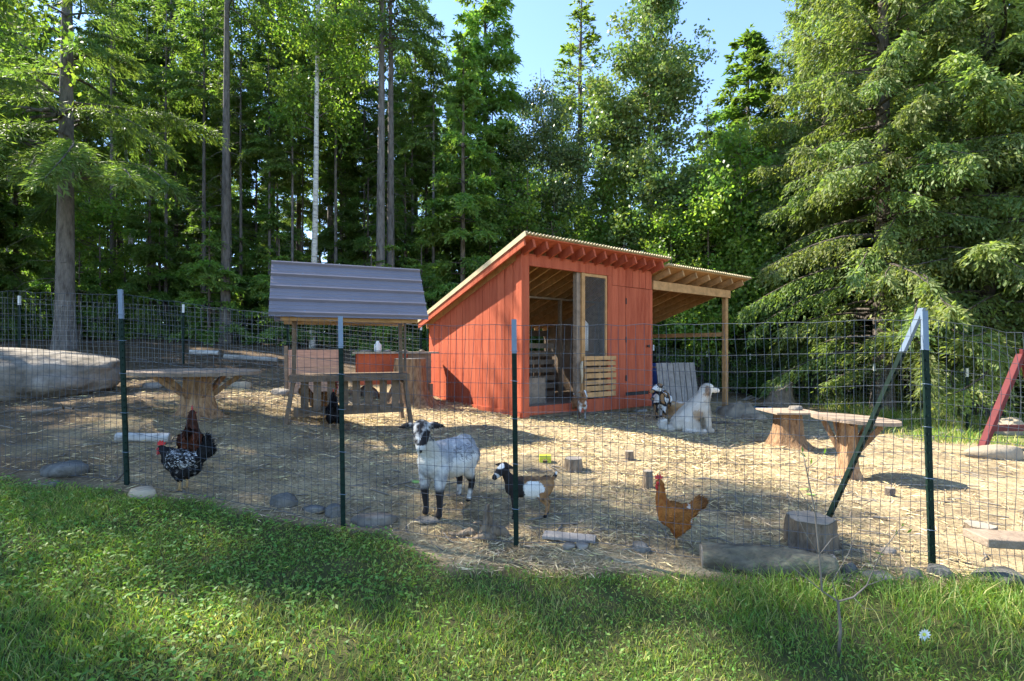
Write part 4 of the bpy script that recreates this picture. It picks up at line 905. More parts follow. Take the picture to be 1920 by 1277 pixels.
plant('hemlock', 1402, 20, ytop=58, name='hemlock_tree', wide=1.75, label='pointed dark hemlock against the sky beyond the lean-to')
plant('birch', 1432, 17.5, ytop=210, name='birch_tree', wide=.8, lean=R(3), label='leaning pale birch trunk in front of the pointed hemlock')
plant('larch', 1322, 22, ytop=195, name='larch_tree', wide=1.5, label='bright green feathery larch lower than its neighbours beyond the lean-to')
plant('hemlock_b', 868, 16.5, ytop=75, name='hemlock_tree', wide=1.15, label='tall green hemlock rising behind the lowest corner of the coop roof')
plant('hemlock', 910, 21, ytop=-140, name='hemlock_tree', wide=1.25, label='towering hemlock whose edge borders the blue sky left of the birch clump')
plant('cedar', 1655, 13.2, h=17.5, rot=.4, name='cedar_tree', label='great sunlit cedar with hanging sprays beyond the leaning brace post')
plant('cedar_b', 1850, 12.6, h=17, rot=1.3, wide=1.1, name='cedar_tree', label='broad sunlit cedar behind the red swing frame')
plant('cedar_b', 1548, 16.5, h=17, rot=2.2, wide=.85, name='cedar_tree', label='slender cedar beside the bare larch')
plant('cedar', 2080, 11.5, h=16, rot=3.3, name='cedar_tree', label='cedar at the right rim of the yard past the red swing')
plant('cottonwood', 1760, 18, h=21, rot=2, wide=1.1, name='cottonwood_tree', label='tall broadleaf crown showing above and between the two great cedars')
plant('hemlock', 1745, 14.8, h=10, rot=1, wide=1.0, name='hemlock_tree', label='hemlock filling the gap between the two great cedars')
# forest rows
GR = 'trees of the dense forest'
LB = {'hemlock': 'dense green hemlock', 'hemlock_b': 'full bushy young hemlock', 'tall_fir': 'bare-trunked grey fir', 'tall_fir_b': 'dark-barked fir',
      'pole_tree': 'thin pole-like conifer with dead twigs', 'larch': 'slender feathery larch', 'birch': 'pale-trunked birch', 'alder': 'leafy bright green alder bush', 'sapling': 'small hemlock sapling', 'cedar': 'big drooping cedar', 'cedar_b': 'bushy cedar', 'cottonwood': 'tall broadleaf tree', 'thin_larch': 'sparse thin-twigged larch'}
NM = {'hemlock': 'hemlock_tree', 'hemlock_b': 'hemlock_tree', 'tall_fir': 'fir_tree', 'tall_fir_b': 'fir_tree', 'pole_tree': 'pole_tree', 'larch': 'larch_tree', 'birch': 'birch_tree', 'alder': 'alder_bush', 'sapling': 'hemlock_sapling', 'cedar': 'cedar_tree', 'cedar_b': 'cedar_tree', 'cottonwood': 'cottonwood_tree', 'thin_larch': 'larch_tree'}
LM = [(-9999, -40, 'past the boulder end of the pen'), (-40, 230, 'behind the boulder'), (230, 480, 'behind the shaded round table'), (480, 690, 'behind the feeder stand'), (690, 815, 'behind the red hutch'), (815, 990, 'behind the low end of the coop roof'), (990, 1235, 'behind the high end of the coop roof'), (1235, 1400, 'behind the lean-to'), (1400, 1530, 'behind the pale sack and root stump'), (1530, 9999, 'behind the great cedars')]
def where(px): return next(w for a, b_, w in LM if a <= px < b_)
def many(L, key):
    H0 = {'sapling': (2.4, 3.4), 'alder': (5, 6.6), 'pole_tree': (11.5, 14)}.get(key, (8, 16))
    for a in L:
        px, d = a[0], a[1]; kw = dict(h=a[2]) if len(a) == 3 else dict(ytop=a[3])
        sz = 'shorter ' if a[2] < H0[0] else ('taller ' if a[2] > H0[1] else ''); far = ', set far back' if d > 25 else ''
        plant(key, px, d, name=NM[key], label=sz + LB[key] + ' ' + where(px) + far, group=GR + ': ' + NM[key].replace('_', ' '), **kw)
many([(285, 21, 15), (325, 22, 22), (505, 21, 19), (620, 22, 21), (20, 19, 18), (-90, 16, 17), (780, 24, 18)], 'tall_fir')
many([(225, 24, 17), (385, 23, 18), (560, 25, 18), (662, 22, 20), (840, 28, 17), (60, 25, 16), (1620, 26, 22), (1760, 27, 22)], 'tall_fir_b')
many([(30, 15, 9), (330, 19, 10), (480, 19.5, 8), (640, 19.5, 9), (800, 19, 10), (960, 21, 9), (1130, 20, 8.5), (1290, 18.5, 8), (1480, 18, 10), (745, 23, 12), (410, 24, 11), (150, 22, 11), (-120, 13.5, 10), (90, 36, 15), (260, 38, 14), (350, 35, 14), (450, 39, 15), (560, 36, 14), (650, 40, 16), (740, 36, 13), (820, 39, 14), (900, 35, 13), (980, 38, 12), (1100, 36, 10), (1500, 24, 10), (180, 39, 15), (20, 36, 14), (-60, 38, 15), (500, 42, 16), (310, 42, 16), (400, 41, 15), (700, 42, 15), (130, 42, 16), (1250, 36, 9), (1350, 38, 10)], 'hemlock')
many([(-40, 14, 8), (280, 17, 7), (520, 18, 7.5), (690, 19, 8), (760, 17.5, 7), (920, 17.5, 7.5), (1040, 18, 6.5), (1170, 17, 6), (1260, 20, 8.5), (1350, 17.5, 7.5), (1420, 16.8, 6), (1225, 24, 9), (850, 21, 10), (100, 17, 8), (380, 18, 7), (1010, 24, 9)], 'hemlock_b')
rs = random.Random(77)
many([(px + rs.uniform(-14, 14), rs.uniform(17, 24), rs.uniform(10, 16)) for px in range(60, 960, 50)], 'pole_tree')
many([(px + rs.uniform(-14, 14), rs.uniform(17.5, 22), rs.uniform(6.5, 9)) for px in range(1240, 1500, 60)], 'pole_tree')
many([(px + rs.uniform(-18, 18), rs.uniform(17, 21), rs.uniform(9, 14)) for px in range(170, 860, 46)], 'pole_tree')
many([(430, 21, 15), (250, 23, 16), (655, 25, 17), (1340, 24, 8.5), (960, 22, 9.5)], 'birch')
many([(200, 18, 6), (970, 18, 7), (1060, 17.2, 5.5), (1130, 18.5, 7), (1290, 17.5, 6), (1370, 18.8, 7.5), (1460, 17.5, 5), (900, 19.5, 7), (1255, 16.6, 5.5), (1310, 16.8, 7.5), (1385, 16.9, 8.5), (1345, 19, 9)], 'alder')
many([(px + rs.uniform(-25, 25), rs.uniform(14.5, 17.5), rs.uniform(1.6, 4.2)) for px in list(range(-60, 940, 62)) + list(range(1250, 1500, 60))], 'sapling')
many([(1960, 17, 18), (1450, 23, 11), (1700, 16.5, 5.5), (1560, 16.4, 5.5)], 'cedar')
many([(1700, 19, 18), (1580, 21, 15), (1930, 20, 19), (-200, 13, 11), (20, 22, 15), (1630, 16.2, 5), (1800, 15.5, 5.2), (1940, 13.5, 5), (1500, 16.8, 4.5)], 'cedar_b')
many([(350, 34, 15), (520, 35, 16), (690, 36, 15), (130, 35, 16), (220, 36, 16), (430, 34, 17), (600, 35, 17), (780, 34, 15), (300, 38, 18), (20, 33, 17), (860, 36, 15), (1000, 34, 12), (1180, 34, 14), (1400, 34, 13), (1300, 36, 10)], 'larch')
# trees at the left beyond the frame whose shade falls on lawn and pen
for xy, h, key in (((-9.2, 7.2), 13, 'birch'), ((-12.5, 8.0), 15, 'thin_larch'), ((-12, 4.6), 17, 'tall_fir_b'), ((-9.0, 3.9), 12, 'birch'), ((-15.5, 8.7), 22, 'larch'), ((-12.5, 1.8), 13, 'thin_larch')):
    plant(key, 0, 0, h=h, xy=xy, name=NM[key], label=LB[key] + ' past the boulder end of the pen', group=GR + ': ' + NM[key].replace('_', ' '))
# ------------------------------------------------------------------ animals: one continuous remeshed body each, coat colour per vertex
def E(x, y, z, rx, ry=None, rz=None, rot=None): return (Vector((x, y, z)), rx, ry or rx, rz or rx, rot)
def chain(pts, radii, step=.45, flat=None):
    """stamps along a polyline; flat=(ky,kz) squashes the ball"""
    out = []; ky, kz = flat or (1, 1)
    for (a, ra), (b_, rb) in zip(zip(pts, radii), zip(pts[1:], radii[1:])):
        a, b_ = Vector(a), Vector(b_); L = (b_ - a).length; k = max(2, int(L / (min(ra, rb) * step)))
        for i in range(k + 1):
            q = i / k; r = ra + (rb - ra) * q; p = a.lerp(b_, q); out.append((p, r, r * ky, r * kz, None))
    return out
_ico = {}
def ico(sub):
    if sub not in _ico:
        bm = bmesh.new(); bmesh.ops.create_icosphere(bm, subdivisions=sub, radius=1); bm.verts.ensure_lookup_table()
        _ico[sub] = (np.array([v.co[:] for v in bm.verts]), np.array([[v.index for v in f.verts] for f in bm.faces])); bm.free()
    return _ico[sub]
def blob(name, stamps, voxel, smooth=6, sub=2):
    Vi, Fi = ico(sub); Vs = []; Fs = []; o = 0
    for p, rx, ry, rz, rot in stamps:
        v = Vi * np.array([rx, ry, rz])
        if rot is not None: v = v @ np.array(rot.to_matrix()).T
        Vs.append(v + np.array(p)); Fs.append(Fi + o); o += len(Vi)
    me = np_mesh(name + '_raw', np.concatenate(Vs), np.concatenate(Fs)); ob = bpy.data.objects.new(name + '_raw', me); COL.objects.link(ob)
    m = ob.modifiers.new('r', 'REMESH'); m.mode = 'VOXEL'; m.voxel_size = voxel; m.adaptivity = 0
    s = ob.modifiers.new('s', 'SMOOTH'); s.factor = .5; s.iterations = smooth
    dg = bpy.context.evaluated_depsgraph_get(); ne = bpy.data.meshes.new_from_object(ob.evaluated_get(dg)); ne.name = name
    bpy.data.objects.remove(ob); bpy.data.meshes.remove(me)
    ne.polygons.foreach_set('use_smooth', [True] * len(ne.polygons)); return ne
def paint(me, fn):
    n = len(me.vertices); co = np.empty(n * 3); me.vertices.foreach_get('co', co); co = co.reshape(-1, 3)
    a = me.color_attributes.new('Col', 'FLOAT_COLOR', 'POINT'); c = np.ones((n, 4), np.float32)
    c[:, :3] = [fn(Vector(p)) for p in co]; a.data.foreach_set('color', c.ravel()); return me
def mixc(a, b_, t): t = max(0, min(1, t)); return tuple(x + (y - x) * t for x, y in zip(a, b_))
def nz(p, s, o=0): return noise.noise(p * s + Vector((o, o * 2.3, o * .7)))
def tufts(me, count, length, width, flow, lift=.25, seed=0, jit=.25, dark=.18):
    """thin fur or feather blades lying on the coat"""
    rs = np.random.RandomState(seed); me.calc_loop_triangles(); nt_ = len(me.loop_triangles)
    tri = np.empty(nt_ * 3, np.int32); me.loop_triangles.foreach_get('vertices', tri); tri = tri.reshape(-1, 3)
    co = np.empty(len(me.vertices) * 3); me.vertices.foreach_get('co', co); co = co.reshape(-1, 3)
    cl = np.empty(len(me.vertices) * 4, np.float32); me.color_attributes['Col'].data.foreach_get('color', cl); cl = cl.reshape(-1, 4)[:, :3]
    A, B2, C2 = co[tri[:, 0]], co[tri[:, 1]], co[tri[:, 2]]; nr = np.cross(B2 - A, C2 - A); ar = np.linalg.norm(nr, axis=1); nr = unit(nr)
    f = rs.choice(nt_, count, p=ar / ar.sum()); u, v = rs.uniform(0, 1, (2, count)); sw = u + v > 1; u[sw] = 1 - u[sw]; v[sw] = 1 - v[sw]
    p = A[f] + (B2 - A)[f] * u[:, None] + (C2 - A)[f] * v[:, None]; nn = nr[f]
    fl = flow(p) + rs.normal(0, jit, (count, 3)); fl = unit(fl - nn * np.sum(fl * nn, 1, keepdims=True)); D = unit(fl + nn * lift)
    Ls = length(p) if callable(length) else np.full(count, length); Ls = Ls * rs.uniform(.6, 1.3, count)
    V, Q = leaf_quads(p - nn * .002, D, nn, Ls, np.full(count, width) * rs.uniform(.7, 1.3, count), .15)
    c = cl[tri[f, 0]] * rs.uniform(1 - dark, 1 + dark, (count, 1)); return np_mesh('tufts', V, Q, np.repeat(np.clip(c, 0, 1), 4, 0))
def eyes(root, pts, r, m='black'):
    for p in pts: MB().add(*[[Vector(v) * r + Vector(p) for v in ico(1)[0]], [tuple(f) for f in ico(1)[1].tolist()]]).build('eye', M[m], root, local=True, smooth=True)

def goat(label, base, rotz, scale, coat, head_yaw=0, head_pitch=-.25, belly=1.0, seed=0, stance=(0, 0, 0, 0), fat=1.0, lying=False, group=None, tail_up=True, kid=False):
    t = thing('goat', label, 'goat', base, rotz, group); t.scale = (scale,) * 3
    S = []
    dz = -.24 if lying else 0
    S += [E(.20, 0, .43 + dz, .145, .115 * fat, .145), E(.10, 0, .42 + dz, .16, .135 * fat, .15), E(-.02, 0, .40 + dz, .19, .155 * fat * belly, .155 * (1 + .12 * (belly - 1))), E(-.12, 0, .41 + dz, .16, .145 * fat * belly, .15), E(-.24, 0, .445 + dz, .12, .105 * fat, .125), E(-.02, 0, .50 + dz, .24, .075, .06)]
    nb_, hb = Vector((.25, 0, .50 + dz)), Vector((.35, 0, .66 + dz))
    S += chain([nb_, (.30, 0, .57 + dz), hb], [.092 * fat, .068, .055], .4)
    S += [E(.24, 0, .42 + dz, .09, .085, .12)]
    Rh = Euler((0, -head_pitch, head_yaw)).to_matrix(); hc = hb + Vector((0, 0, .02))
    hp = lambda x, y, z: hc + Rh @ Vector((x, y, z))
    hs = 1.18 if kid else 1.10
    S += chain([hp(-.02, 0, .01), hp(.05 * hs, 0, .0), hp(.12 * hs, 0, -.02), hp(.165 * hs, 0, -.03)], [.062 * hs, .058 * hs, .042 * hs, .034 * hs], .35)
    S += [E(*hp(.0, 0, .035), .05 * hs, .045 * hs, .035)]
    for sy in (-1, 1):
        S += chain([hp(-.02, sy * .045, .03), hp(-.025, sy * .10, .03), hp(-.03, sy * .15 * hs, .015)], [.020, .028, .010], .3, None)
    if not lying:
        for i, sy in enumerate((1, -1)):
            dx = stance[i]; S += chain([(.20, sy * .07, .36), (.215 + dx * .5, sy * .075, .20), (.205 + dx, sy * .07, .055), (.215 + dx, sy * .07, .018)], [.062, .034, .023, .028], .4)
            dx = stance[2 + i]; S += chain([(-.23, sy * .07, .40), (-.17 + dx * .3, sy * .085, .29), (-.275 + dx * .8, sy * .08, .18), (-.25 + dx, sy * .075, .055), (-.24 + dx, sy * .075, .018)], [.088, .058, .030, .022, .028], .4)
    else:
        for sy in (-1, 1):
            S += chain([(.18, sy * .10, .12), (.30, sy * .11, .06), (.2, sy * .10, .03)], [.05, .035, .028], .4); S += chain([(-.2, sy * .13, .14), (-.08, sy * .17, .09), (-.18, sy * .18, .03), (-.06, sy * .18, .025)], [.09, .06, .03, .028], .4)
    S += chain([(-.33, 0, .51 + dz), (-.37, 0, .56 + dz if tail_up else .47 + dz), (-.385 if tail_up else -.36, 0, .61 + dz if tail_up else .40 + dz)], [.026, .026, .012], .4)
    me = blob('body', S, .010, 5)
    paint(me, lambda p: coat(p, hp, dz))
    link('body', me, M['coat'], t)
    hx = hb.x; flow = lambda p: np.stack([-np.ones(len(p)) * .9, np.zeros(len(p)), -.55 * np.ones(len(p))], 1)
    lt = lambda p: np.where(p[:, 2] < .24 + dz, .010, np.where(p[:, 0] > .33, .010, .024))
    link('fur', tufts(me, 9000, lt, .0045, flow, .22, seed), M['coat'], t, kind='stuff')
    eyes(t, [hp(.045 * hs, sy * .052 * hs, .018) for sy in (-1, 1)], .010 * hs)
    MB().add([hp(.198 * hs, 0, -.027) + Vector(v) * .012 for v in ico(1)[0]], [tuple(f) for f in ico(1)[1].tolist()]).build('nose', M['black'], t, local=True, smooth=True)
    return t

def headlocal(p, hp):                    # is the vertex on the head, and where
    return None
WH, BLK, GRY, TAN = (.70, .68, .64), (.025, .022, .022), (.30, .31, .33), (.34, .19, .085)
def coat_grey(p, hp, dz):
    k = nz(p, 9, 1) * .6 + nz(p, 26, 3) * .5 + nz(p, 55, 5) * .35
    c = mixc(WH, GRY, .72 + k)
    if p.x < .28 and p.z > .47: c = mixc(c, GRY, .55 + nz(p, 40, 8))
    if p.z < .44 and -.22 < p.x < .12: c = mixc(c, WH, .75)
    if -.2 < p.x < .1 and .42 < p.z < .52 and nz(p, 48, 11) > .22: c = mixc(c, (.10, .10, .11), .8)
    if p.x < -.2: c = mixc(c, (.16, .15, .15), .5 + nz(p, 18, 2))
    if p.z < .25: c = mixc(c, BLK, (.25 - p.z) / .05)
    if p.z < .12 and p.x < -.1 and p.z > .04: c = mixc(BLK, WH, .6 + nz(p, 30, 4))
    if p.z < .04: c = BLK
    if p.x > .24 and p.z > .42 and p.z < .60: c = mixc(c, (.55, .52, .45), .6)
    if p.z > .60:
        c = mixc(BLK, WH, .25 + .9 * nz(p, 22, 6) + .5 * nz(p, 60, 7))
        if abs(p.y) > .075: c = BLK
    if p.x < -.34 and p.z > .48: c = WH
    return c
def coat_kid(p, hp, dz):
    c = mixc(TAN, (.22, .11, .05), .5 + nz(p, 14, 1))
    if p.x > .08 + .05 * nz(p, 12, 2): c = BLK
    if -.16 < p.x + .06 * nz(p, 10, 3) < .10 and p.z < .50 + .04 * nz(p, 14, 5) and p.z > .27: c = WH
    if p.z > .555 and abs(p.y) < .25 and p.x < -.1: c = BLK
    if p.z > .52 and -.28 < p.x < .2: c = mixc(c, (.10, .06, .04), .5 + nz(p, 20, 7))
    if p.z < .30 and p.x < -.1: c = mixc(TAN, BLK, .2 + nz(p, 20, 8))
    if p.z > .58 and p.x > .2:
        c = BLK
        q = p - hp(.06, 0, .02)
        if abs(p.y) < .6 and (p - hp(.05, 0, .06)).length < .055: c = WH
        if (p - hp(.16, 0, -.03)).length < .05: c = mixc(WH, BLK, .4)
        if (p - hp(.0, 0, -.05)).length < .05: c = TAN
    if p.x < -.37: c = WH if p.z > .58 else BLK
    if p.z < .05: c = BLK
    return c
def coat_pied(p, hp, dz):
    k = nz(p, 7, 4); c = BLK
    if k > .12: c = WH
    elif k < -.18: c = TAN
    if p.z < .05: c = BLK
    return c
def coat_tan(p, hp, dz):
    c = mixc(TAN, (.40, .26, .13), .5 + nz(p, 12, 3))
    if p.z - dz > .52 and p.x < .25: c = mixc(c, WH, .4 + nz(p, 10, 9))
    if p.z - dz > .6: c = mixc(WH, BLK, .5 + 2 * nz(p, 14, 2))
    return c
def coat_brownkid(p, hp, dz):
    c = mixc((.20, .10, .05), (.30, .17, .09), .5 + nz(p, 12, 3))
    if p.x > .2 and p.z < .5: c = mixc(c, WH, .5 + 2 * nz(p, 9, 5))
    if p.z > .6 and abs(p.y) < .02: c = WH
    if p.z < .2: c = mixc(c, BLK, .6)
    return c
ga, gb = G(806, 969), G(862, 938)
mid = (ga + gb) / 2
goat('grey and white goat with a round belly and black legs staring through the fence', (mid.x + .02, mid.y, mid.z - .002), R(-117), .97, coat_grey, tail_up=False, head_yaw=R(36), head_pitch=-.45, belly=1.32, seed=1, stance=(.01, -.01, .04, -.03))
g = G(992, 972); goat('small tan, black and white goat kid standing beside the fence post', (g.x, g.y + .03, g.z - .002), R(188), .55, coat_kid, head_yaw=R(40), head_pitch=-.30, belly=.95, seed=2, kid=True, stance=(.01, -.02, .03, -.03))
g = G(1247, 790); goat('black and white pied goat standing next to the coop corner under the lean-to', (g.x + .03, g.y + .25, ground(g.x + .03, g.y + .25) - .002), R(-118), .82, coat_pied, head_yaw=R(-50), head_pitch=-.35, seed=3, tail_up=False)
g = at(1282, 8.6); goat('tan goat with pale back resting on the ground behind the white dog', (g.x, g.y, g.z - .0), R(170), 1.0, coat_tan, head_yaw=R(-20), head_pitch=-.3, seed=4, lying=True)
p_ = Mc @ Vector((1.02, -.16, 0)); goat('little brown goat kid standing at the coop doorway', (p_.x, p_.y, ground(p_.x, p_.y) - .002), R(-75), .60, coat_brownkid, head_yaw=R(-10), head_pitch=-.5, seed=5, kid=True)

# dog ---------------------------------------------------------------
def dog(label, base, rotz, scale):
    t = thing('dog', label, 'dog', base, rotz); t.scale = (scale,) * 3; S = []
    S += chain([(-.26, 0, .17), (-.14, 0, .27), (-.01, 0, .38), (.08, 0, .48), (.135, 0, .585)], [.155, .175, .175, .160, .125], .3)
    S += chain([(.135, 0, .585), (.185, 0, .68), (.215, 0, .735)], [.125, .105, .092], .3)
    S += [E(.14, 0, .43, .115, .13, .17), E(.10, 0, .34, .09, .11, .11), E(-.2, 0, .13, .17, .16, .11)]
    S += [E(.235, 0, .755, .095, .082, .078), E(.20, 0, .73, .09, .088, .085)]
    S += chain([(.27, 0, .735), (.34, 0, .718), (.395, 0, .706)], [.062, .050, .040], .3) + [E(.35, 0, .69, .055, .036, .028)]
    for sy in (-1, 1):
        S += [E(-.13, sy * .125, .15, .165, .075, .145), E(-.06, sy * .14, .10, .11, .06, .09)]
        S += chain([(-.22, sy * .16, .05), (-.05, sy * .17, .042), (.09, sy * .17, .038)], [.055, .046, .044], .4)
        S += chain([(.14, sy * .085, .42), (.185, sy * .085, .24), (.205, sy * .085, .10), (.21, sy * .085, .045), (.26, sy * .085, .032)], [.082, .058, .047, .045, .042], .35)
        S += chain([(.185, sy * .083, .775), (.175, sy * .108, .72), (.185, sy * .112, .665)], [.030, .040, .022], .3)
    S += chain([(-.36, 0, .09), (-.46, .03, .06), (-.54, .05, .09), (-.55, .05, .16), (-.49, .05, .20)], [.07, .06, .055, .05, .03], .3)
    me = blob('body', S, .012, 5); cream, tanp = (.74, .68, .58), (.45, .30, .17)
    def coat(p):
        c = mixc(cream, (.62, .53, .41), .25 + nz(p, 9, 1) * .8)
        if (p - Vector((.0, p.y, .33))).length < .10 + .05 * nz(p, 12, 4): c = mixc(c, tanp, .75)
        if (p - Vector((.17, p.y, .62))).length < .09 and abs(p.y) > .05: c = mixc(c, tanp, .35 + nz(p, 15, 5))
        if abs(p.y) > .085 and p.z > .645 and p.x < .24: c = mixc((.30, .19, .12), c, .2 + nz(p, 20, 6))
        if p.z < .12: c = mixc(c, (.55, .47, .37), .4 + nz(p, 14, 8))
        if p.x < -.42: c = cream
        return c
    paint(me, coat); link('body', me, M['coat'], t)
    flow = lambda p: np.stack([-.45 * np.ones(len(p)), .3 * np.sign(p[:, 1]), -np.ones(len(p))], 1)
    lt = lambda p: np.where((p[:, 0] > .25) & (p[:, 2] > .6), .012, np.where((p[:, 2] < .3) & (p[:, 0] > .1), .022, np.where(p[:, 0] < -.4, .075, .048)))
    link('fur', tufts(me, 16000, lt, .007, flow, .3, 9, .35, .10), M['coat'], t, kind='stuff')
    eyes(t, [(.305, sy * .055, .765) for sy in (-1, 1)], .012)
    MB().add([Vector((.430, 0, .715)) + Vector((v[0] * .02, v[1] * .024, v[2] * .018)) for v in ico(1)[0]], [tuple(f) for f in ico(1)[1].tolist()]).build('nose', M['black'], t, local=True, smooth=True)
    return t
g = G(1308, 811); dog('big white fluffy dog sitting and looking towards the lean-to post', (g.x - .02, g.y + .05, ground(g.x, g.y + .05) - .004), R(4), .86)

# hens --------------------------------------------------------------
def hen(label, base, rotz, scale, coat, neck=1.0, seed=0, tail=1.0, stretch=1.0):
    t = thing('hen', label, 'hen', base, rotz); t.scale = (scale * stretch, scale, scale)
    S = [E(.0, 0, .215, .135, .095, .095), E(-.05, 0, .19, .10, .075, .085), E(.07, 0, .225, .085, .076, .085), E(-.09, 0, .245, .085, .062, .062), E(.03, 0, .25, .10, .08, .07)]
    hz = .27 + .145 * neck; hx = .115 + .05 * (1.4 - neck)
    S += chain([(.09, 0, .25), (.125, 0, .27 + .05 * neck), (hx, 0, hz)], [.075, .05, .030], .3) + [E(hx + .012, 0, hz + .012, .034, .026, .028)]
    for k in range(5):
        a = k / 4; S += chain([(-.13, 0, .265), (-.19 - .03 * a, 0, .285 + .055 * (1 - a) * tail + .02), (-.205 - .05 * a + .02, 0, .285 + .11 * (1 - a) * tail + .02)], [.045, .034, .016], .35, (.55, 1))
    for sy in (-1, 1): S += [E(-.01, sy * .045, .16, .075, .045, .065), E(.0, sy * .042, .13, .042, .032, .045), E(.005, sy * .04, .115, .03, .024, .04), E(-.02, sy * .072, .235, .10, .022, .055)]
    me = blob('body', S, .0075, 4); paint(me, coat); link('body', me, M['coat'], t)
    flow = lambda p: np.stack([-np.ones(len(p)), np.zeros(len(p)), np.where(p[:, 0] > .08, -1.2, np.where(p[:, 0] < -.13, .6, -.25))], 1)
    lt = lambda p: np.where(p[:, 0] < -.14, .05, np.where(p[:, 0] > hx - .02, .010, .026))
    link('feathers', tufts(me, 5200, lt, .010, flow, .16, seed, .2, .30), M['coat'], t, kind='stuff')
    cm = MB()                                   # comb: a serrated upright blade
    prof = [(-.026, .028), (-.034, .048), (-.018, .044), (-.010, .062), (.004, .048), (.014, .064), (.022, .046), (.034, .052), (.036, .024)]
    k = len(prof); cm.add([(hx + .012 + x, -.004, hz + .012 + z) for x, z in prof] + [(hx + .012 + x, .004, hz + .012 + z) for x, z in prof], [tuple(range(k)), tuple(range(k, 2 * k))[::-1]] + [(i, (i + 1) % k, k + (i + 1) % k, k + i) for i in range(k)])
    cm.build('comb', M['comb'], t, local=True)
    for sy in (-1, 1):
        MB().add([Vector((hx + .034, sy * .012, hz - .022)) + Vector((v[0] * .011, v[1] * .006, v[2] * .022)) for v in ico(1)[0]], [tuple(f) for f in ico(1)[1].tolist()]).build('wattle', M['comb'], t, local=True, smooth=True)
        MB().add([Vector((hx + .026, sy * .018, hz + .010)) + Vector((v[0] * .017, v[1] * .011, v[2] * .015)) for v in ico(1)[0]], [tuple(f) for f in ico(1)[1].tolist()]).build('face_patch', M['comb'], t, local=True, smooth=True)
    eyes(t, [(hx + .026, sy * .030, hz + .014) for sy in (-1, 1)], .0045)
    MB().tube([(hx + .035, 0, hz + .010), (hx + .055, 0, hz + .006), (hx + .068, 0, hz - .002)], [.011, .007, .0015], 6).build('beak', M['horn'], t, local=True, smooth=True)
    for sy in (-1, 1):
        lg = MB().tube([(.005, sy * .04, .12), (-.005, sy * .04, .06), (.0, sy * .04, .008)], [.012, .0085, .0085], 6)
        for a in (-.5, 0, .5, math.pi): lg.tube([(.0, sy * .04, .010), (.025 * math.cos(a), sy * .04 + .025 * math.sin(a), .012), ((.05 if a < 3 else .028) * math.cos(a), sy * .04 + .05 * math.sin(a), .003)], [.006, .005, .002], 5)
        lg.build('leg', M['horn'], t, local=True, smooth=True)
    return t
ORG = (.32, .13, .035)
def coat_orange(p):
    c = mixc(ORG, (.22, .075, .02), .4 + nz(p, 30, 2) * .9)
    if p.z > .29 and p.x > .05: c = mixc((.25, .075, .02), ORG, .4 + nz(p, 40, 3))
    if p.x < -.15: c = mixc((.30, .13, .045), (.12, .05, .025), .3 + nz(p, 26, 5))
    if (p - Vector((-.10, p.y, .30))).length < .014 or (p - Vector((-.12, p.y, .205))).length < .016: c = (.6, .5, .4)
    return c
def coat_speck(p):
    c = (.018, .017, .018)
    if -.13 < p.x < .10 and p.z > .20 and nz(p, 110, 3) > .17: c = (.5, .5, .5)
    elif p.z < .24 and nz(p, 60, 5) > .33: c = (.2, .19, .18)
    return c
def coat_dark(p): return mixc((.05, .022, .014), (.16, .055, .03), .35 + nz(p, 18, 2) + (.3 if p.z < .3 else -.3))
def coat_black(p): return mixc((.012, .011, .012), (.035, .03, .03), .4 + nz(p, 25, 2))
def coat_brown(p): return mixc((.20, .10, .04), (.32, .17, .07), .5 + nz(p, 25, 2))
g = G(1268, 1026); hen('orange-brown hen with a red comb standing in profile behind the fence', (g.x, g.y + .02, g.z - .002), R(172), .93, coat_orange, 1.15, 1, .3, stretch=.80)
g = G(340, 921); hen('black hen speckled with white, foraging beside the first fence post', (g.x, g.y + .02, ground(g.x, g.y + .02) - .002), R(174), .98, coat_speck, .28, 2, 1.0)
g = G(340, 886); hen('dark reddish-brown hen facing away behind the speckled hen', (g.x, g.y + .12, ground(g.x, g.y + .12) - .002), R(118), 1.02, coat_dark, 1.1, 3, .3)
g = G(627, 806); hen('plain black hen in front of the feeder slats', (g.x, g.y - .02, ground(g.x, g.y - .02) - .002), R(112), 1.0, coat_black, 1.0, 4)
g = G(590, 790); hen('light brown hen partly hidden under the feeder shelf', (g.x, g.y + .25, ground(g.x, g.y + .25) - .002), R(15), 1.05, coat_brown, .8, 5)
# ------------------------------------------------------------------ grass, weeds, straw, litter
rs = np.random.RandomState(21)
def blades(x, y, h, w, col, lean=.5, seed=0):
    r = np.random.RandomState(seed); n = len(x); z = gz(x, y) - .004; az = r.uniform(0, 2 * np.pi, n); la = r.uniform(0, 2 * np.pi, n); k = h * lean * r.uniform(.2, 1.5, n)
    S = np.stack([np.cos(az), np.sin(az), np.zeros(n)], 1) * (w / 2)[:, None]; B0 = np.stack([x, y, z], 1); Ld = np.stack([np.cos(la), np.sin(la), np.zeros(n)], 1)
    M1 = B0 + Ld * (k * .35)[:, None] + np.array([0, 0, 1.]) * (h * .58)[:, None]; T = B0 + Ld * k[:, None] + np.array([0, 0, 1.]) * (h * .95)[:, None]
    V = np.stack([B0 - S, B0 + S, M1 + S * .8, M1 - S * .8, T], 1).reshape(-1, 3); o = np.arange(n)[:, None] * 5
    Fc = np.concatenate([o + np.array([0, 1, 2]), o + np.array([0, 2, 3]), o + np.array([3, 2, 4])], 0)
    return V, Fc, np.repeat(col, 5, 0)
def gcol(r, n, dry):
    c = np.ones((n, 3)) * r.uniform(.7, 1.3, (n, 1)); c[:, 0] *= r.uniform(.75, 1.3, n)
    d = r.uniform(0, 1, n) < dry; c[d] = np.array([3.0, 1.75, 3.2]) * r.uniform(.6, 1.1, (d.sum(), 1)); return c
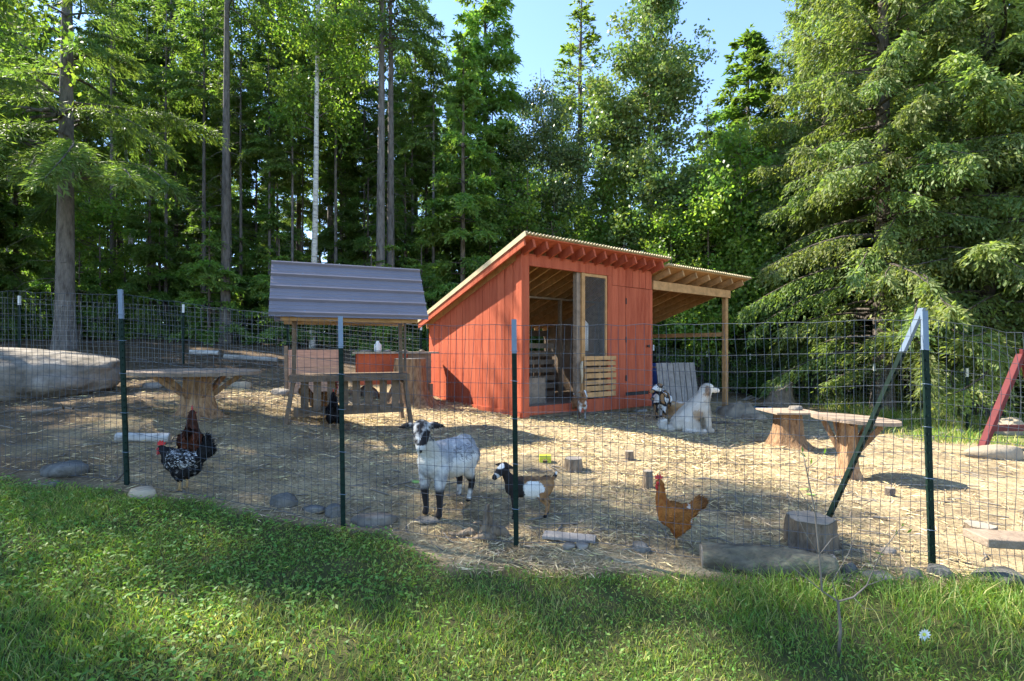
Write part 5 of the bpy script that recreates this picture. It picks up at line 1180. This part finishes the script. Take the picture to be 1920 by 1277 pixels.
# lawn
n = 260000; x = rs.uniform(-5.2, 4.6, n); y = rs.uniform(1.15, 4.2, n); lm = lawn_mask(x, y); dn = .72 + .45 * vnoise(x * 1.1, y * 1.1, 12) + .3 * vnoise(x * 3.7, y * 3.7, 13)
bare = .85 * np.clip(vnoise(x * 2.7, y * 2.7, 51) * 1.6 - .75, 0, 1) + np.exp(-(((x - .62) / .22) ** 2 + ((y - 2.72) / .10) ** 2)) + .8 * np.exp(-(((x + 1.75) / .2) ** 2 + ((y - 2.55) / .10) ** 2)) + .7 * np.exp(-(((x - 1.55) / .25) ** 2 + ((y - 2.0) / .12) ** 2))
keep = rs.uniform(0, 1, n) < lm * np.clip(dn, .15, 1) * (1 - bare); x, y = x[keep], y[keep]; n = len(x)
tall = np.clip((x - .9) / .7, 0, 1) * np.clip((y - 2.15) / .4, 0, 1) * np.clip((3.6 - x) / .5, .3, 1)
hgt = (.027 + .018 * np.clip(vnoise(x * 2.1, y * 2.1, 14), -1, 1) + .06 * tall) * rs.uniform(.5, 1.5, n) + .012
dry = np.clip(.14 + .42 * np.clip(vnoise(x * 1.6 + 7, y * 1.6, 15), 0, 1) + .15 * np.clip(vnoise(x * 6, y * 6, 16), 0, 1), 0, .5)
dry = dry * (1 - .75 * tall)
V, Fc, c = blades(x, y, hgt, rs.uniform(.0028, .0058, n), gcol(rs, n, dry), .9, 3)
o = link('lawn_grass', np_mesh('lawn_grass', V, Fc, c), M['grasscol'], kind='stuff'); tag(o, 'short patchy green lawn grass in front of the fence', 'grass')
# clover and broad-leaved weeds
n = 60000; x = rs.uniform(-5.2, 4.6, n); y = rs.uniform(1.15, 4.2, n); wv = vnoise(x * 1.4 + 3, y * 1.4, 17) + .5 * vnoise(x * 4, y * 4, 18) + .7 * np.clip((-x - .3) / 1.5, 0, 1) + .5 * np.clip((x - 1.4) / 1, 0, 1)
keep = rs.uniform(0, 1, n) < lawn_mask(x, y) * np.clip(wv, .06, 1) * (1 - bare[0] * 0); x, y = x[keep], y[keep]; n = len(x)
az = rs.uniform(0, 6.283, n); C = np.stack([x, y, gz(x, y) + rs.uniform(.008, .055, n)], 1)
D = np.stack([np.cos(az), np.sin(az), rs.uniform(-.1, .6, n)], 1); Nn = np.array([0, 0, 1.]) + rs.normal(0, .3, (n, 3))
V, Q = leaf_quads(C, D, Nn, rs.uniform(.012, .030, n) * np.where(x < -.4, 1.35, .9), rs.uniform(.007, .014, n) * np.where(x < -.4, 1.35, .9), .2)
o = link('clover_and_weeds', np_mesh('clover_and_weeds', V, Q, np.repeat(gcol(rs, n, .03) * np.array([.95, 1.05, 1.0]), 4, 0)), M['grasscol'], kind='stuff'); tag(o, 'low clover and broad-leaved weeds growing through the lawn', 'weeds')
# straw in the pen
n = 210000; x = rs.uniform(-6.5, 6.5, n); y = 2.6 + rs.uniform(0, 1, n) ** 1.5 * 7; lmk = lawn_mask(x, y)
dn = .6 + .5 * vnoise(x * .9, y * .9, 22) + .4 * vnoise(x * 2.6, y * 2.6, 23); dn *= np.clip((5.2 - x) / 3, .12, 1) * np.clip((x + 5) / 2.5, .12, 1)
lx = (x - .16) * .8 + (y - 7.5) * .6; ly = -(x - .16) * .6 + (y - 7.5) * .8; inside = (lx > -.02) & (lx < 3.05) & (ly > -.02) & (ly < 3)
keep = (rs.uniform(0, 1, n) < (1 - lmk) * np.clip(dn, .03, 1)) & ~inside; x, y = x[keep], y[keep]; n = len(x)
az = rs.uniform(0, 6.283, n); C = np.stack([x, y, gz(x, y) + rs.uniform(.001, .016, n)], 1); D = np.stack([np.cos(az), np.sin(az), rs.uniform(-.12, .25, n)], 1)
sc = np.clip(y / 5, .8, 1.5); V, Q = leaf_quads(C, D, np.array([0, 0, 1.]) + rs.normal(0, .5, (n, 3)), rs.uniform(.04, .13, n) * sc ** .5, rs.uniform(.004, .009, n) * sc, .0)
c = np.array([.57, .44, .235]) * rs.choice([.35, .6, .85, 1.1, 1.5], n, p=[.15, .2, .3, .2, .15])[:, None] * rs.uniform(.85, 1.15, (n, 1)) * np.stack([np.ones(n), rs.uniform(.92, 1.06, n), rs.uniform(.8, 1.2, n)], 1)
o = link('straw', np_mesh('straw', V, Q, np.repeat(np.clip(c, 0, .85), 4, 0)), M['straw'], kind='stuff'); tag(o, 'loose straw scattered over the bare ground of the pen', 'straw')
# chips and twigs
n = 3500; x = rs.uniform(-8, 9, n); y = rs.uniform(3.2, 16, n); keep = (lawn_mask(x, y) < .2) & ~(((x - .16) * .8 + (y - 7.5) * .6 > -.1) & ((x - .16) * .8 + (y - 7.5) * .6 < 3.1) & (-(x - .16) * .6 + (y - 7.5) * .8 > -.1) & (-(x - .16) * .6 + (y - 7.5) * .8 < 3)); x, y = x[keep], y[keep]; n = len(x)
az = rs.uniform(0, 6.283, n); C = np.stack([x, y, gz(x, y) + .006], 1); D = np.stack([np.cos(az), np.sin(az), rs.uniform(-.05, .1, n)], 1)
L = rs.uniform(.04, .3, n); p3 = np.stack([C, C + D * L[:, None] * .5 + rs.normal(0, .012, (n, 3)), C + D * L[:, None]], 1); rad = rs.uniform(.002, .008, n)[:, None] * np.array([1, .8, .4])
V, Q = tubes_np(p3, rad, 4); o = link('twig_litter', np_mesh('twig_litter', V, Q), M['twigpale'], kind='stuff'); tag(o, 'dry twigs and wood chips strewn over the dirt', 'twigs')
# tall grass by the sunny rear fence
n = 44000; x = rs.uniform(5.5, 15, n); y = rs.uniform(8, 18, n); m_ = np.clip((x - 6.4 - .35 * np.maximum(0, y - 9)) / .9 + .5 * vnoise(x * 1.3, y * 1.3, 10), 0, 1); keep = rs.uniform(0, 1, n) < m_ * np.clip(.5 + .8 * vnoise(x * .8, y * .8, 31), .05, 1); x, y = x[keep], y[keep]; n = len(x)
V, Fc, c = blades(x, y, rs.uniform(.08, .34, n) * np.clip(.6 + vnoise(x, y, 33), .3, 1.3), rs.uniform(.008, .018, n), gcol(rs, n, .35), .7, 5)
o = link('tall_grass', np_mesh('tall_grass', V, Fc, c), M['grasscol'], kind='stuff'); tag(o, 'tall yellow-green grass along the sunny rear fence', 'grass')
# ferny undergrowth of the forest edge
n = 16000; x = rs.uniform(-16, 9, n); y = rs.uniform(12.5, 24, n); keep = rs.uniform(0, 1, n) < np.clip(.25 + .8 * vnoise(x * .5, y * .5, 41), .02, 1) * np.clip((y - 12.8 - .25 * np.maximum(0, x)) / 2, 0, 1) * np.clip((x + 1) / 3, .06, 1); x, y = x[keep], y[keep]; n = len(x)
az = rs.uniform(0, 6.283, n); C = np.stack([x, y, gz(x, y) + rs.uniform(.03, .55, n)], 1); V, Q = leaf_quads(C, np.stack([np.cos(az), np.sin(az), rs.uniform(-.3, .5, n)], 1), np.array([0, 0, 1.]) + rs.normal(0, .5, (n, 3)), rs.uniform(.08, .2, n), rs.uniform(.05, .11, n), .15)
o = link('undergrowth', np_mesh('undergrowth', V, Q, np.repeat(leaf_col(rs, n), 4, 0)), M['leafcol'], kind='stuff'); tag(o, 'low leafy undergrowth covering the forest floor', 'undergrowth')
# bare sapling in front of the fence
g = G(1572, 1232); t = thing('bare_sapling', 'leafless young shrub with thin twigs in front of the fence', 'shrub', g); rt_ = random.Random(4)
def wp(px, py, d): return P(px, py, d)
d0 = g.y
paths = [([(1572, 1232), (1576, 1180), (1571, 1128), (1541, 1108), (1536, 1040), (1528, 960), (1512, 880), (1505, 848)], .0075), ([(1571, 1128), (1600, 1120), (1625, 1098), (1650, 1040), (1680, 1000), (1695, 985)], .005), ([(1541, 1108), (1500, 1075), (1470, 1050)], .003), ([(1536, 1040), (1510, 1000), (1475, 925)], .0028), ([(1528, 960), (1505, 930), (1480, 890)], .0022), ([(1512, 880), (1535, 862), (1545, 850)], .002), ([(1571, 1128), (1560, 1090), (1590, 1040), (1610, 990)], .0028), ([(1536, 1040), (1560, 1010), (1580, 1000)], .002), ([(1625, 1098), (1660, 1085), (1700, 1082)], .002), ([(1600, 1120), (1620, 1140), (1650, 1145)], .002)]
for k, (pp, r) in enumerate(paths):
    pts_ = [wp(a, b_, d0 + (0 if k == 0 else rt_.uniform(-.03, .03) * i)) for i, (a, b_) in enumerate(pp)]; pts_[0] = wp(*pp[0], d0)
    MB().tube(pts_, [r * .9 * (1 - .75 * i / (len(pts_) - 1)) for i in range(len(pts_))], 6).build('stem' if k == 0 else 'twig', M['twigpale'], t, smooth=True)
lv = []
for a, b_ in ((1512, 858), (1545, 852), (1505, 850), (1520, 872), (1690, 985), (1640, 1035), (1700, 1000), (1680, 1005)):
    c0 = wp(a, b_, d0); C = np.array([c0[:]]); v, q = leaf_quads(C, np.array([[rt_.uniform(-1, 1), rt_.uniform(-.5, .5), rt_.uniform(-.2, 1)]]), np.array([[.2, -1, .4]]), [.035], [.012]); me = np_mesh('leaf', v, q, np.ones((4, 3)) * 1.1); o = link('leaf', me, M['leafcol'], t); o.matrix_parent_inverse = wmat(t).inverted()
# daisy
g = G(1730, 1212); t = thing('daisy', 'single white daisy with a yellow eye in the lawn grass', 'flower', g); hz_ = P(1731, 1196, g.y).z - g.z + .02
MB().tube([(0, 0, -.01), (.002, 0, hz_)], .0015, 5).build('stem', mat('daisy_stem', (.1, .2, .05)), t, local=True)
MB().tube([(0, -.006, hz_), (0, -.012, hz_ + .004)], [.009, .007], 8).build('eye', M['yellow'], t, local=True)
for k in range(12):
    a = 2 * math.pi * k / 12; C = np.array([[.005 * math.cos(a), -.007, hz_ + .005 * math.sin(a)]]); v, q = leaf_quads(C, np.array([[math.cos(a), -.2, math.sin(a)]]), np.array([[0, -1, .3]]), [.026], [.012]); link('petal', np_mesh('petal', v, q), M['flower'], t)
